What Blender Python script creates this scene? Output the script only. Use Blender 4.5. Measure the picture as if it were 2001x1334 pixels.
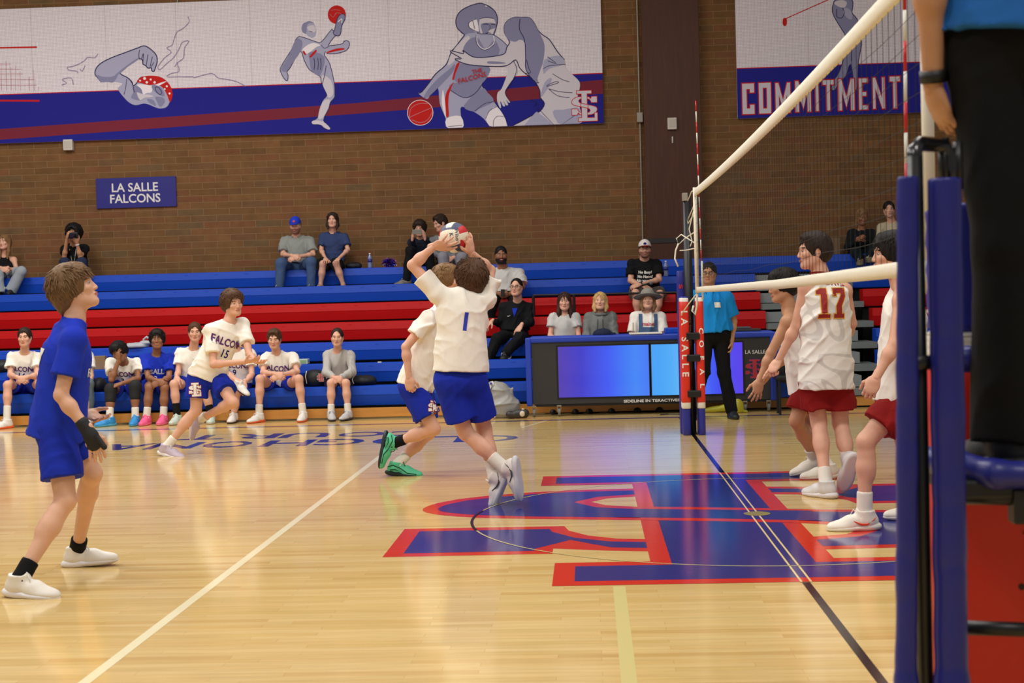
import bpy, bmesh, math, random
import numpy as np
from mathutils import Vector, Matrix
from mathutils.bvhtree import BVHTree
for o in list(bpy.data.objects): bpy.data.objects.remove(o)
S = bpy.context.scene
COL = S.collection
RES = (2001, 1334)
# ---------------------------------------------------------------- camera
CAM = np.array([-1.0438137, -4.9032394, 1.4194941])
YAW, PITCH, ROLL, FPX = 0.0527276, 0.0287770, 0.0274743, 2870.018
def cam_axes():
    cy, sy, cp, sp = math.cos(YAW), math.sin(YAW), math.cos(PITCH), math.sin(PITCH)
    fwd = np.array([-sy*cp, cy*cp, -sp]); rt = np.array([cy, sy, 0.]); up = np.cross(rt, fwd)
    c, s = math.cos(ROLL), math.sin(ROLL)
    return c*rt - s*up, s*rt + c*up, fwd
RT, UP, FW = cam_axes()
cd = bpy.data.cameras.new('camera'); cam = bpy.data.objects.new('camera', cd); COL.objects.link(cam)
cam.matrix_world = Matrix(((RT[0], UP[0], -FW[0], CAM[0]), (RT[1], UP[1], -FW[1], CAM[1]), (RT[2], UP[2], -FW[2], CAM[2]), (0, 0, 0, 1)))
cd.sensor_width = 36; cd.lens = FPX/2001*36; cd.clip_start = .1; cd.clip_end = 200
cd.dof.use_dof = True; cd.dof.focus_distance = 11.5; cd.dof.aperture_fstop = 5.0
S.camera = cam
# ---------------------------------------------------------------- light
w = bpy.data.worlds.new('world'); S.world = w; w.use_nodes = True
w.node_tree.nodes['Background'].inputs[0].default_value = (1.0, .96, .93, 1)
w.node_tree.nodes['Background'].inputs[1].default_value = .25
def area(name, loc, size, power, col=(1, .96, .91), rot=(0, 0, 0), sy=None):
    l = bpy.data.lights.new(name, 'AREA'); l.energy = power; l.color = col; l.shape = 'RECTANGLE'; l.size = size; l.size_y = sy or size
    o = bpy.data.objects.new(name, l); COL.objects.link(o); o.location = loc; o.rotation_euler = rot; return o
for lx, ly, pw in ((-9, 1, 300), (-4, 1, 300), (1.5, 1, 300), (-9.5, 6.5, 300), (-4.5, 6.5, 300), (1.5, 6.5, 180), (-10, 11.5, 380), (-5, 11.5, 300), (.5, 10.5, 40), (-5, -5, 230), (1, -5, 230)):
    area('gym_lamp', (lx, ly, 7.6), 2.4, pw*.78, sy=.8)
S.view_settings.view_transform = 'Standard'; S.view_settings.look = 'None'; S.view_settings.gamma = 1
S.view_settings.exposure = -0.06
S.view_settings.use_curve_mapping = False
# ---------------------------------------------------------------- pixel to place
def ray(x, y): return FW + (x-1000.5)/FPX*RT - (y-667)/FPX*UP
def atY(x, y, Y): r = ray(x, y); return CAM + r*((Y-CAM[1])/r[1])
def atZ(x, y, z=0.): r = ray(x, y); return CAM + r*((z-CAM[2])/r[2])
def atX(x, y, X=0.): r = ray(x, y); return CAM + r*((X-CAM[0])/r[0])
# ---------------------------------------------------------------- materials
def lin(c):
    return tuple(((v/255)/12.92 if v/255 <= .04045 else ((v/255+.055)/1.055)**2.4) for v in c) + (1,)
MATS = {}
def nd(nt, t, **kw):
    n = nt.nodes.new(t)
    for k, v in kw.items():
        if k in n.inputs.keys() if isinstance(k, str) else False: n.inputs[k].default_value = v
        else: setattr(n, k, v)
    return n
def mat(name, rgb, rough=.6, var=.08, scale=30, bump=0., metal=0., coat=0., spec=.5, stretch=(1, 1, 1), sub=0., emit=None, bdist=.01, detail=3):
    if name in MATS: return MATS[name]
    m = bpy.data.materials.new(name); m.use_nodes = True; nt = m.node_tree; b = nt.nodes['Principled BSDF']
    tc = nd(nt, 'ShaderNodeTexCoord'); mp = nd(nt, 'ShaderNodeMapping'); mp.inputs['Scale'].default_value = stretch
    no = nd(nt, 'ShaderNodeTexNoise'); no.inputs['Scale'].default_value = scale; no.inputs['Detail'].default_value = detail
    nt.links.new(tc.outputs['Object'], mp.inputs[0]); nt.links.new(mp.outputs[0], no.inputs['Vector'])
    mx = nd(nt, 'ShaderNodeMix', data_type='RGBA'); c = lin(rgb)
    mx.inputs[6].default_value = tuple(min(1, v*(1-var)) for v in c[:3])+(1,); mx.inputs[7].default_value = tuple(min(1, v*(1+var)) for v in c[:3])+(1,)
    nt.links.new(no.outputs['Fac'], mx.inputs[0]); nt.links.new(mx.outputs[2], b.inputs['Base Color'])
    b.inputs['Roughness'].default_value = rough; b.inputs['Metallic'].default_value = metal; b.inputs['Coat Weight'].default_value = coat
    b.inputs['Specular IOR Level'].default_value = spec
    if sub: b.inputs['Subsurface Weight'].default_value = sub; b.inputs['Subsurface Radius'].default_value = (.012, .005, .003); b.inputs['Subsurface Scale'].default_value = 1
    if bump:
        bn = nd(nt, 'ShaderNodeBump'); bn.inputs['Strength'].default_value = bump; bn.inputs['Distance'].default_value = bdist
        nt.links.new(no.outputs['Fac'], bn.inputs['Height']); nt.links.new(bn.outputs[0], b.inputs['Normal'])
    if emit: b.inputs['Emission Color'].default_value = lin(rgb); b.inputs['Emission Strength'].default_value = emit
    MATS[name] = m; return m
def cloth(name, rgb, rough=.85, sc=9, bump=.35): return mat('cloth_'+name, rgb, rough, .05, sc, bump, spec=.2, stretch=(1, 1, .55), bdist=.02)
def skin(name, rgb): return mat('skin_'+name, rgb, .5, .10, 14, .03, spec=.35)
def hairm(name, rgb): return mat('hair_'+name, rgb, .6, .3, 60, .2, spec=.25, stretch=(1, 1, .35), bdist=.01)
# ---------------------------------------------------------------- objects
def tag(o, label=None, cat=None, group=None, kind=None):
    if label: o['label'] = label
    if cat: o['category'] = cat
    if group: o['group'] = group
    if kind: o['kind'] = kind
    return o
def empty(name, loc, label=None, cat=None, group=None):
    o = bpy.data.objects.new(name, None); COL.objects.link(o); o.location = tuple(float(v) for v in loc); o.empty_display_size = .1
    return tag(o, label, cat, group)
def mesh_obj(name, V, F, mats, parent=None, idx=None, smooth=False, org=None):
    """V world coordinates; stored relative to org (or to the parent's world origin)"""
    V = np.asarray(V, dtype=np.float64).reshape(-1, 3)
    if parent is not None: org = ROOT(parent)
    elif org is None: org = np.array([V[:, 0].mean(), V[:, 1].mean(), V[:, 2].min()]) if len(V) else np.zeros(3)
    me = bpy.data.meshes.new(name)
    if isinstance(F, np.ndarray):
        nf, k = F.shape
        me.vertices.add(len(V)); me.vertices.foreach_set('co', (V-org).astype(np.float32).ravel())
        me.loops.add(nf*k); me.loops.foreach_set('vertex_index', F.astype(np.int32).ravel())
        me.polygons.add(nf); me.polygons.foreach_set('loop_start', (np.arange(nf)*k).astype(np.int32))
        me.update(calc_edges=True); me.validate()
    else:
        me.from_pydata([tuple(v) for v in (V-org)], [], [tuple(int(i) for i in f) for f in F])
    if not isinstance(mats, (list, tuple)): mats = [mats]
    for m in mats: me.materials.append(m)
    if idx is not None and len(idx) == len(me.polygons): me.polygons.foreach_set('material_index', np.asarray(idx, dtype=np.int32))
    me.polygons.foreach_set('use_smooth', [smooth]*len(me.polygons)); me.update()
    o = bpy.data.objects.new(name, me); COL.objects.link(o)
    if parent is not None: o.parent = parent
    else: o.location = tuple(org)
    return o
def ROOT(p):
    v = np.array(p.location)
    while p.parent is not None: p = p.parent; v = v+np.array(p.location)
    return v
class MB:
    def __init__(s): s.V = []; s.F = []; s.I = []; s.m = 0
    def add(s, V, F, m=None):
        b = len(s.V); s.V += [tuple(v) for v in V]; s.F += [tuple(int(i)+b for i in f) for f in F]; s.I += [s.m if m is None else m]*len(F); return s
    def box(s, a, b, m=None, bev=0.):
        x0, y0, z0 = a; x1, y1, z1 = b
        if bev:
            t = bmesh.new(); bmesh.ops.create_cube(t, size=1)
            for v in t.verts: v.co = Vector(((x0+x1)/2+v.co.x*(x1-x0), (y0+y1)/2+v.co.y*(y1-y0), (z0+z1)/2+v.co.z*(z1-z0)))
            bmesh.ops.bevel(t, geom=t.edges[:], offset=bev, segments=2, affect='EDGES', profile=.5)
            t.verts.index_update(); s.add([v.co[:] for v in t.verts], [[v.index for v in f.verts] for f in t.faces], m); t.free(); return s
        V = [(x0, y0, z0), (x1, y0, z0), (x1, y1, z0), (x0, y1, z0), (x0, y0, z1), (x1, y0, z1), (x1, y1, z1), (x0, y1, z1)]
        return s.add(V, [(0, 3, 2, 1), (4, 5, 6, 7), (0, 1, 5, 4), (1, 2, 6, 5), (2, 3, 7, 6), (3, 0, 4, 7)], m)
    def tube(s, P, r, n=8, m=None, cap=True):
        P = [np.array(p, float) for p in P]; k = len(P); rr = r if isinstance(r, (list, tuple)) else [r]*k
        V = []; F = []; up = None
        for i in range(k):
            d = P[min(i+1, k-1)]-P[max(i-1, 0)]; d = d/(np.linalg.norm(d)+1e-9)
            if up is None: up = np.array([0, 0, 1.]) if abs(d[2]) < .9 else np.array([1., 0, 0])
            a = np.cross(d, up); a /= np.linalg.norm(a)+1e-9; b = np.cross(a, d); up = b
            for j in range(n):
                t = 2*math.pi*j/n; V.append(P[i]+rr[i]*(math.cos(t)*a+math.sin(t)*b))
        for i in range(k-1):
            for j in range(n): F.append((i*n+j, i*n+(j+1) % n, (i+1)*n+(j+1) % n, (i+1)*n+j))
        if cap: F.append(tuple(range(n))[::-1]); F.append(tuple((k-1)*n+j for j in range(n)))
        return s.add(V, F, m)
    def ball(s, c, r, m=None, n=14, sc=(1, 1, 1), M=None):
        V = []; F = []; h = n//2; c = np.array(c)
        for i in range(h+1):
            for j in range(n):
                a = math.pi*i/h; b = 2*math.pi*j/n; v = np.array([math.sin(a)*math.cos(b)*sc[0], math.sin(a)*math.sin(b)*sc[1], math.cos(a)*sc[2]])*r
                if M is not None: v = M@v
                V.append(c+v)
        for i in range(h):
            for j in range(n): F.append((i*n+j, (i+1)*n+j, (i+1)*n+(j+1) % n, i*n+(j+1) % n))
        return s.add(V, F, m)
    def prism(s, poly, fn, t, m=None):
        """poly 2D, fn(u,v,h)->xyz, thickness t"""
        n = len(poly); area2 = sum(poly[i][0]*poly[(i+1) % n][1]-poly[(i+1) % n][0]*poly[i][1] for i in range(n))
        if area2 < 0: poly = poly[::-1]
        V = [fn(u, v, 0) for u, v in poly]+[fn(u, v, t) for u, v in poly]
        F = [tuple(range(n, 2*n)), tuple(range(n))[::-1]]+[(i, (i+1) % n, (i+1) % n+n, i+n) for i in range(n)]
        return s.add(V, F, m)
    def obj(s, name, mats, parent=None, smooth=False, tri=False, org=None):
        o = mesh_obj(name, s.V, s.F, mats, parent, s.I, smooth, org)
        if tri:
            t = bmesh.new(); t.from_mesh(o.data); bmesh.ops.triangulate(t, faces=[f for f in t.faces if len(f.verts) > 4]); t.to_mesh(o.data); t.free()
        return o
def box(name, a, b, m, parent=None, bev=0.): return MB().box(a, b, bev=bev).obj(name, m, parent)
def text_mesh(body, size, bold=0., align='CENTER', narrow=1., sp=1.):
    c = bpy.data.curves.new('t', 'FONT'); c.body = body; c.size = size; c.offset = bold; c.align_x = align; c.resolution_u = 3; c.space_character = sp; c.space_line = .95
    o = bpy.data.objects.new('t', c); COL.objects.link(o); bpy.context.view_layer.update()
    me = bpy.data.meshes.new_from_object(o.evaluated_get(bpy.context.evaluated_depsgraph_get()))
    V = [(v.co.x*narrow, v.co.y) for v in me.vertices]; F = [tuple(p.vertices) for p in me.polygons]
    bpy.data.objects.remove(o); bpy.data.curves.remove(c); bpy.data.meshes.remove(me)
    ys = [v[1] for v in V]
    if ys: cy = (max(ys)+min(ys))/2; V = [(a, b-cy) for a, b in V]
    return V, F
def lettering(name, body, size, fn, m, parent, bold=0., narrow=1., sp=1., h=.001):
    V, F = text_mesh(body, size, bold, narrow=narrow, sp=sp)
    return mesh_obj(name, [fn(u, v, h) for u, v in V], F, m, parent)
# smooth fields -> continuous surfaces
def nrm(v): v = np.asarray(v, float); return v/(np.linalg.norm(v)+1e-9)
class SDF:
    def __init__(s): s.p = []; s.post = []
    def cone(s, a, b, ra, rb, k=.02, flat=None, fn=None, endcap=False, sub=False, startcap=False):
        """tapered limb; flat<1 squashes along fn; endcap cuts it flat at b"""
        a = np.asarray(a, float); b = np.asarray(b, float); R = max(ra, rb); lo = np.minimum(a, b)-R; hi = np.maximum(a, b)+R
        def f(P):
            ba = b-a; L2 = ba@ba+1e-12; q = P-a; t = (q@ba)/L2; tc = np.clip(t, 0 if not startcap else -9, 9 if endcap else 1)
            d = q-tc[..., None]*ba
            if flat:
                n = nrm(fn); dn = d@n; d = d+dn[..., None]*n*(1/flat-1)
            r = ra+(rb-ra)*np.clip(tc, 0, 1); dd = np.sqrt((d*d).sum(-1))-r
            if flat: dd = dd*min(1, flat*1.3)
            if endcap: dd = np.maximum(dd, (t-1)*math.sqrt(L2))
            if startcap: dd = np.maximum(dd, -t*math.sqrt(L2))
            return dd
        s.p.append((f, lo, hi, k, sub)); return s
    def ell(s, c, r, M=None, k=.02, sub=False):
        c = np.asarray(c, float); r = np.asarray(r, float); R = r.max(); M = np.eye(3) if M is None else np.asarray(M)
        def f(P):
            q = (P-c)@M; a = np.sqrt(((q/r)**2).sum(-1)); b = np.sqrt(((q/(r*r))**2).sum(-1))+1e-9
            return a*(a-1)/b
        s.p.append((f, c-R, c+R, k, sub)); return s
    def mesh(s, vox, noise=None):
        add = [p for p in s.p if not p[4]]
        lo = np.min([p[1] for p in add], 0)-3*vox-.01; hi = np.max([p[2] for p in add], 0)+3*vox+.01
        n = np.ceil((hi-lo)/vox).astype(int)+1
        ax = [lo[i]+vox*np.arange(n[i]) for i in range(3)]
        D = np.full(n, .3, dtype=np.float32)
        for f, l, h, k, sub in s.p:
            i0 = np.clip(np.floor((l-lo)/vox-2-k/vox).astype(int), 0, n); i1 = np.clip(np.ceil((h-lo)/vox+3+k/vox).astype(int), 0, n)
            if (i1 <= i0).any(): continue
            sl = tuple(slice(a, b) for a, b in zip(i0, i1))
            P = np.stack(np.meshgrid(*[ax[i][sl[i]] for i in range(3)], indexing='ij'), -1)
            d = f(P); c = D[sl]
            if sub: d = -d; hh = np.clip(.5+.5*(d-c)/k, 0, 1); D[sl] = c+(d-c)*hh+k*hh*(1-hh)
            else: hh = np.clip(.5+.5*(c-d)/k, 0, 1); D[sl] = c+(d-c)*hh-k*hh*(1-hh)
        if noise or s.post:
            P = np.stack(np.meshgrid(*ax, indexing='ij'), -1); m = np.abs(D) < .06
            Q = P[m]
            if noise: D[m] += noise(Q)
            for f in s.post: D[m] = np.maximum(D[m], f(Q))
            if s.post:
                m2 = D < 0; m2 &= ~m
                if m2.any():
                    for f in s.post: D[m2] = np.maximum(D[m2], f(P[m2]))
        return nets(D, lo, vox)
def nets(D, lo, vox):
    ins = D < 0; n = D.shape
    cnt = np.zeros((n[0]-1, n[1]-1, n[2]-1), dtype=np.int8); C8 = []
    for dx in (0, 1):
        for dy in (0, 1):
            for dz in (0, 1): cnt += ins[dx:n[0]-1+dx, dy:n[1]-1+dy, dz:n[2]-1+dz]
    mix = (cnt > 0) & (cnt < 8); idx = np.argwhere(mix)
    if len(idx) == 0: return np.zeros((0, 3)), np.zeros((0, 4), int)
    num = np.full(mix.shape, -1, dtype=np.int64); num[mix] = np.arange(len(idx))
    acc = np.zeros((len(idx), 3)); c = np.zeros(len(idx))
    for ax in range(3):
        o1, o2 = [a for a in range(3) if a != ax]
        for u in (0, 1):
            for v in (0, 1):
                a = idx.copy(); a[:, o1] += u; a[:, o2] += v; b = a.copy(); b[:, ax] += 1
                da = D[a[:, 0], a[:, 1], a[:, 2]]; db = D[b[:, 0], b[:, 1], b[:, 2]]; e = (da < 0) != (db < 0)
                t = np.where(e, da/np.where(e, da-db, 1), 0); p = a.astype(float); p[:, ax] += t
                acc[e] += p[e]; c[e] += 1
    V = lo+vox*acc/c[:, None]
    Fs = []
    for ax in range(3):
        o1, o2 = (ax+1) % 3, (ax+2) % 3
        sl = [slice(1, n[i]-1) for i in range(3)]; sl[ax] = slice(0, n[ax]-1); sb = list(sl); sb[ax] = slice(1, n[ax])
        A = ins[tuple(sl)]; B = ins[tuple(sb)]; e = np.argwhere(A != B)
        if not len(e): continue
        off = np.array([1, 1, 1]); off[ax] = 0; e = e+off; inside = ins[e[:, 0], e[:, 1], e[:, 2]]
        q = []
        for u, v in ((-1, -1), (0, -1), (0, 0), (-1, 0)):
            t = e.copy(); t[:, o1] += u; t[:, o2] += v; q.append(num[t[:, 0], t[:, 1], t[:, 2]])
        q = np.stack(q, 1); q[~inside] = q[~inside][:, ::-1]; Fs.append(q)
    F = np.concatenate(Fs); F = F[(F >= 0).all(1)]
    return V, F
def folds(amp, freq, seed, aniso=(1, 1, .6), ridge=False):
    rs = np.random.RandomState(seed); K = rs.normal(size=(6, 3)); K /= np.linalg.norm(K, axis=1)[:, None]; K = K*freq*np.array(aniso)*rs.uniform(.6, 1.5, (6, 1)); ph = rs.uniform(0, 6.28, 6)
    def f(P):
        w = np.sin(P@(K[0]*.45)+ph[0])+.6*np.sin(P@(K[1]*.8)+ph[1]); v = np.zeros(len(P))
        if ridge:
            g = .35+.65*np.clip(.5+np.sin(P@(K[1]*.35)+ph[2]), 0, 1)
            for i in range(2, 6): v += (1-np.abs(np.sin(.5*(P@K[i]+ph[i]+1.5*w))))**2
            return -amp*(v/4-.25)*g
        for i in range(1, 5): v += np.sin(P@K[i]+ph[i]+1.3*w)
        return -amp*(np.abs(v/4)-.35)
    return f
# ================================================================ setting
def sty(o): o['kind'] = 'structure'; return o
WY = 17.4
# --- brick wall
def brick_mat():
    m = bpy.data.materials.new('brick'); m.use_nodes = True; nt = m.node_tree; b = nt.nodes['Principled BSDF']
    tc = nd(nt, 'ShaderNodeTexCoord'); sp = nd(nt, 'ShaderNodeSeparateXYZ'); cb = nd(nt, 'ShaderNodeCombineXYZ')
    nt.links.new(tc.outputs['Object'], sp.inputs[0]); nt.links.new(sp.outputs[0], cb.inputs[0]); nt.links.new(sp.outputs[2], cb.inputs[1])
    br = nd(nt, 'ShaderNodeTexBrick'); br.offset = .5; br.inputs['Scale'].default_value = 1; br.inputs['Brick Width'].default_value = .402; br.inputs['Row Height'].default_value = .1005
    br.inputs['Mortar Size'].default_value = .0045; br.inputs['Mortar Smooth'].default_value = .5; br.inputs['Bias'].default_value = 0
    br.inputs['Color1'].default_value = (0, 0, 0, 1); br.inputs['Color2'].default_value = (1, 1, 1, 1); br.inputs['Mortar'].default_value = (0, 0, 0, 1)
    nt.links.new(cb.outputs[0], br.inputs['Vector'])
    cr = nd(nt, 'ShaderNodeValToRGB'); nt.links.new(br.outputs['Color'], cr.inputs[0])
    cols = [(0, (118, 85, 50)), (.3, (134, 96, 56)), (.5, (126, 91, 55)), (.7, (140, 97, 59)), (.85, (133, 86, 55)), (1, (120, 95, 63))]
    cr.color_ramp.elements[0].color = lin(cols[0][1]); cr.color_ramp.elements[1].position = 1; cr.color_ramp.elements[1].color = lin(cols[-1][1])
    for p, c in cols[1:-1]: e = cr.color_ramp.elements.new(p); e.color = lin(c)
    no = nd(nt, 'ShaderNodeTexNoise'); no.inputs['Scale'].default_value = 6; no.inputs['Detail'].default_value = 6; nt.links.new(cb.outputs[0], no.inputs['Vector'])
    mm = nd(nt, 'ShaderNodeMix', data_type='RGBA', blend_type='MULTIPLY'); mm.inputs[0].default_value = .5; nt.links.new(cr.outputs[0], mm.inputs[6]); nt.links.new(no.outputs['Fac'], mm.inputs[7])
    mm2 = nd(nt, 'ShaderNodeMix', data_type='RGBA'); nt.links.new(br.outputs['Fac'], mm2.inputs[0]); nt.links.new(mm.outputs[2], mm2.inputs[6]); mm2.inputs[7].default_value = lin((140, 112, 78))
    nt.links.new(mm2.outputs[2], b.inputs['Base Color']); b.inputs['Roughness'].default_value = .8; b.inputs['Specular IOR Level'].default_value = .25
    bu = nd(nt, 'ShaderNodeBump'); bu.inputs['Strength'].default_value = .5; bu.inputs['Distance'].default_value = .004; bu.invert = True
    nt.links.new(br.outputs['Fac'], bu.inputs['Height']); nt.links.new(bu.outputs[0], b.inputs['Normal'])
    return m
sty(mesh_obj('wall_back', *(lambda m: (m.V, m.F))(MB().box((-16, WY, 0), (9, WY+.3, 9))), brick_mat(), org=np.array([.13, 0, .02])))
# --- floor
def floor_mat(base, name, planks=True, rough=.13):
    m = bpy.data.materials.new(name); m.use_nodes = True; nt = m.node_tree; b = nt.nodes['Principled BSDF']
    tc = nd(nt, 'ShaderNodeTexCoord')
    br = nd(nt, 'ShaderNodeTexBrick'); br.offset = .37; br.offset_frequency = 2; br.squash = 1.6; br.squash_frequency = 3; br.inputs['Scale'].default_value = 1; br.inputs['Brick Width'].default_value = .75; br.inputs['Row Height'].default_value = .057
    br.inputs['Mortar Size'].default_value = .0007; br.inputs['Mortar Smooth'].default_value = .6; br.inputs['Color1'].default_value = (0, 0, 0, 1); br.inputs['Color2'].default_value = (1, 1, 1, 1); br.inputs['Mortar'].default_value = (.3, .3, .3, 1)
    nt.links.new(tc.outputs['Object'], br.inputs['Vector'])
    if planks:
        cr = nd(nt, 'ShaderNodeValToRGB'); nt.links.new(br.outputs['Color'], cr.inputs[0])
        r = cr.color_ramp; r.elements[0].color = lin((204, 168, 102)); r.elements[1].color = lin((218, 188, 126))
        for p, c in ((.15, (214, 180, 114)), (.5, (222, 192, 130)), (.8, (210, 178, 110))): e = r.elements.new(p); e.color = lin(c)
        mp = nd(nt, 'ShaderNodeMapping'); mp.inputs['Scale'].default_value = (1.2, 26, 1); nt.links.new(tc.outputs['Object'], mp.inputs[0])
        no = nd(nt, 'ShaderNodeTexNoise'); no.inputs['Scale'].default_value = 2.2; no.inputs['Detail'].default_value = 5; nt.links.new(mp.outputs[0], no.inputs['Vector'])
        mr = nd(nt, 'ShaderNodeMapRange'); mr.inputs[1].default_value = .3; mr.inputs[2].default_value = .7; mr.inputs[3].default_value = .88; mr.inputs[4].default_value = 1.06; nt.links.new(no.outputs['Fac'], mr.inputs[0])
        mx = nd(nt, 'ShaderNodeMix', data_type='RGBA', blend_type='MULTIPLY'); mx.inputs[0].default_value = 1; nt.links.new(cr.outputs[0], mx.inputs[6]); nt.links.new(mr.outputs[0], mx.inputs[7])
        mo = nd(nt, 'ShaderNodeMix', data_type='RGBA'); nt.links.new(br.outputs['Fac'], mo.inputs[0]); nt.links.new(mx.outputs[2], mo.inputs[6]); mo.inputs[7].default_value = lin((170, 122, 62))
        nt.links.new(mo.outputs[2], b.inputs['Base Color'])
    else: b.inputs['Base Color'].default_value = lin(base)
    b.inputs['Roughness'].default_value = rough; b.inputs['Specular IOR Level'].default_value = .5
    n2 = nd(nt, 'ShaderNodeTexNoise'); n2.inputs['Scale'].default_value = 1; n2.inputs['Detail'].default_value = 2
    mp2 = nd(nt, 'ShaderNodeMapping'); mp2.inputs['Scale'].default_value = (1.0, 9, 1); nt.links.new(tc.outputs['Object'], mp2.inputs[0]); nt.links.new(mp2.outputs[0], n2.inputs['Vector'])
    bu = nd(nt, 'ShaderNodeBump'); bu.inputs['Strength'].default_value = .25; bu.inputs['Distance'].default_value = .0012
    nt.links.new(n2.outputs['Fac'], bu.inputs['Height']); nt.links.new(bu.outputs[0], b.inputs['Normal'])
    return m
fl = sty(mesh_obj('floor', [(-16, -8, 0), (9, -8, 0), (9, WY, 0), (-16, WY, 0)], [(0, 1, 2, 3)], floor_mat(None, 'maple'), org=np.zeros(3)))
FM = {k: floor_mat(c, 'paint_'+k, False) for k, c in dict(navy=(42, 46, 120), red=(206, 46, 30), black=(22, 18, 24), cream=(238, 226, 186), line=(236, 210, 150), brass=(150, 138, 72), pale=(214, 200, 134)).items()}
def paint(name, polys, m, z=.0006):
    b = MB()
    for p in polys:
        a2 = sum(p[i][0]*p[(i+1) % len(p)][1]-p[(i+1) % len(p)][0]*p[i][1] for i in range(len(p)))
        if a2 < 0: p = p[::-1]
        b.add([(x, y, z) for x, y in p], [tuple(range(len(p)))])
    o = b.obj(name, FM[m], fl, tri=True); return o
def rect(x0, y0, x1, y1): return [(x0, y0), (x1, y0), (x1, y1), (x0, y1)]
def inset(p, d):
    a2 = sum(p[i][0]*p[(i+1) % len(p)][1]-p[(i+1) % len(p)][0]*p[i][1] for i in range(len(p)))
    if a2 < 0: p = p[::-1]
    out = []; n = len(p)
    for i in range(n):
        a, b, c = np.array(p[i-1]), np.array(p[i]), np.array(p[(i+1) % n]); u = nrm(b-a); v = nrm(c-b)
        n1 = np.array([-u[1], u[0]]); n2 = np.array([-v[1], v[0]]); h = nrm(n1+n2); out.append(tuple(b+h*d/max(.35, h@n1)))
    return out
CX, CY0 = -.265, 4.56
refl = lambda L: [(2*CX-x, 2*CY0-y) for x, y in L]
Lpoly = [(-1.44, 6.18), (-1.44, 6.77), (.91, 6.77), (.91, 6.18), (.22, 6.18), (.22, 2.93), (1.15, 2.93), (1.15, 3.62), (1.72, 3.62), (1.72, 2.30), (-1.26, 2.30), (-1.26, 2.93), (-.75, 2.93), (-.75, 6.18)]
halfS = [(.75, 5.73), (.45, 5.83), (.21, 5.88), (-.27, 5.93), (-.75, 5.92), (-1.23, 5.90), (-1.52, 5.82), (-1.81, 5.69), (-2.01, 5.54), (-2.14, 5.36), (-2.19, 5.23), (-2.215, 5.10), (-2.205, 4.99), (-2.165, 4.89), (-2.08, 4.79), (-1.94, 4.69), (-1.79, 4.62), (-1.47, 4.53), (-1.08, 4.45), (-.75, 4.38), (-.27, 4.27), (.22, 4.14), (.43, 4.04), (.53, 3.86), (.42, 3.70), (.22, 3.63), (-.27, 3.60), (-.75, 3.66), (-.91, 3.69), (-1.08, 3.82), (-1.2, 4.02), (-1.23, 4.2), (-2.23, 4.21), (-2.23, 3.21), (-1.28, 3.22), (-1.28, 3.39)]
Spoly = halfS+refl(halfS)
diag = [(-.75, 4.97), (-.27, 4.87), (.22, 4.76), (.22, 4.14), (-.27, 4.27), (-.75, 4.38)]
paint('center_logo_outline', [Spoly], 'red', .0006); paint('center_logo_fill', [inset(Spoly, .105)], 'navy', .0010)
paint('center_logo_outline', [Lpoly], 'red', .0014); paint('center_logo_fill', [inset(Lpoly, .11)], 'navy', .0018)
paint('center_logo_outline', [diag], 'red', .0022)
paint('center_logo_fill', [[(-.9, 4.90), (-.27, 4.77), (.36, 4.63), (.36, 4.21), (-.27, 4.38), (-.9, 4.52)]], 'navy', .0026)
paint('center_line', [rect(-.04, -4.6, 0, 2.29), rect(-.04, 6.78, 0, 12.1)], 'black', .0010)
paint('center_line_edge', [rect(-.047, 2.29, -.036, 6.78), rect(.0, 2.29, .011, 6.78)], 'line', .0030)
circ = [(1.83*math.cos(t*math.pi/60), 4.55+1.83*math.sin(t*math.pi/60)) for t in range(121)]
def ring(r, wd, z, a0=0, a1=120): return [[((r-wd/2)*math.cos(i*math.pi/60), 4.55+(r-wd/2)*math.sin(i*math.pi/60)), ((r+wd/2)*math.cos(i*math.pi/60), 4.55+(r+wd/2)*math.sin(i*math.pi/60)), ((r+wd/2)*math.cos((i+1)*math.pi/60), 4.55+(r+wd/2)*math.sin((i+1)*math.pi/60)), ((r-wd/2)*math.cos((i+1)*math.pi/60), 4.55+(r-wd/2)*math.sin((i+1)*math.pi/60))] for i in range(a0, a1)]
paint('center_circle', ring(1.83, .012, 0), 'pale', .0030); paint('center_circle', ring(1.83, .018, 0, 56, 65), 'black', .0034)
paint('center_medallion', [[(.085*math.cos(t*math.pi/18), 4.55+.095*math.sin(t*math.pi/18)) for t in range(36)]], 'brass', .0036)
paint('attack_line', [rect(-3.03, -4, -2.98, 9), rect(2.98, -4, 3.03, 9)], 'cream', .0008)
paint('court_sideline', [rect(-9, 8.97, 9, 9.0)], 'cream', .0009)
paint('court_sideline', [rect(-15.9, 12.10, 9, 12.22)], 'navy', .0009)
paint('guide_stripe', [rect(-.96, -4, -.90, 2.27)], 'pale', .0008)
paint('edge_line', [[(-1.83, 11.2), (-1.80, 11.2), (-1.55, 12.1), (-1.6, 12.1)]], 'cream', .0008)
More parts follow.
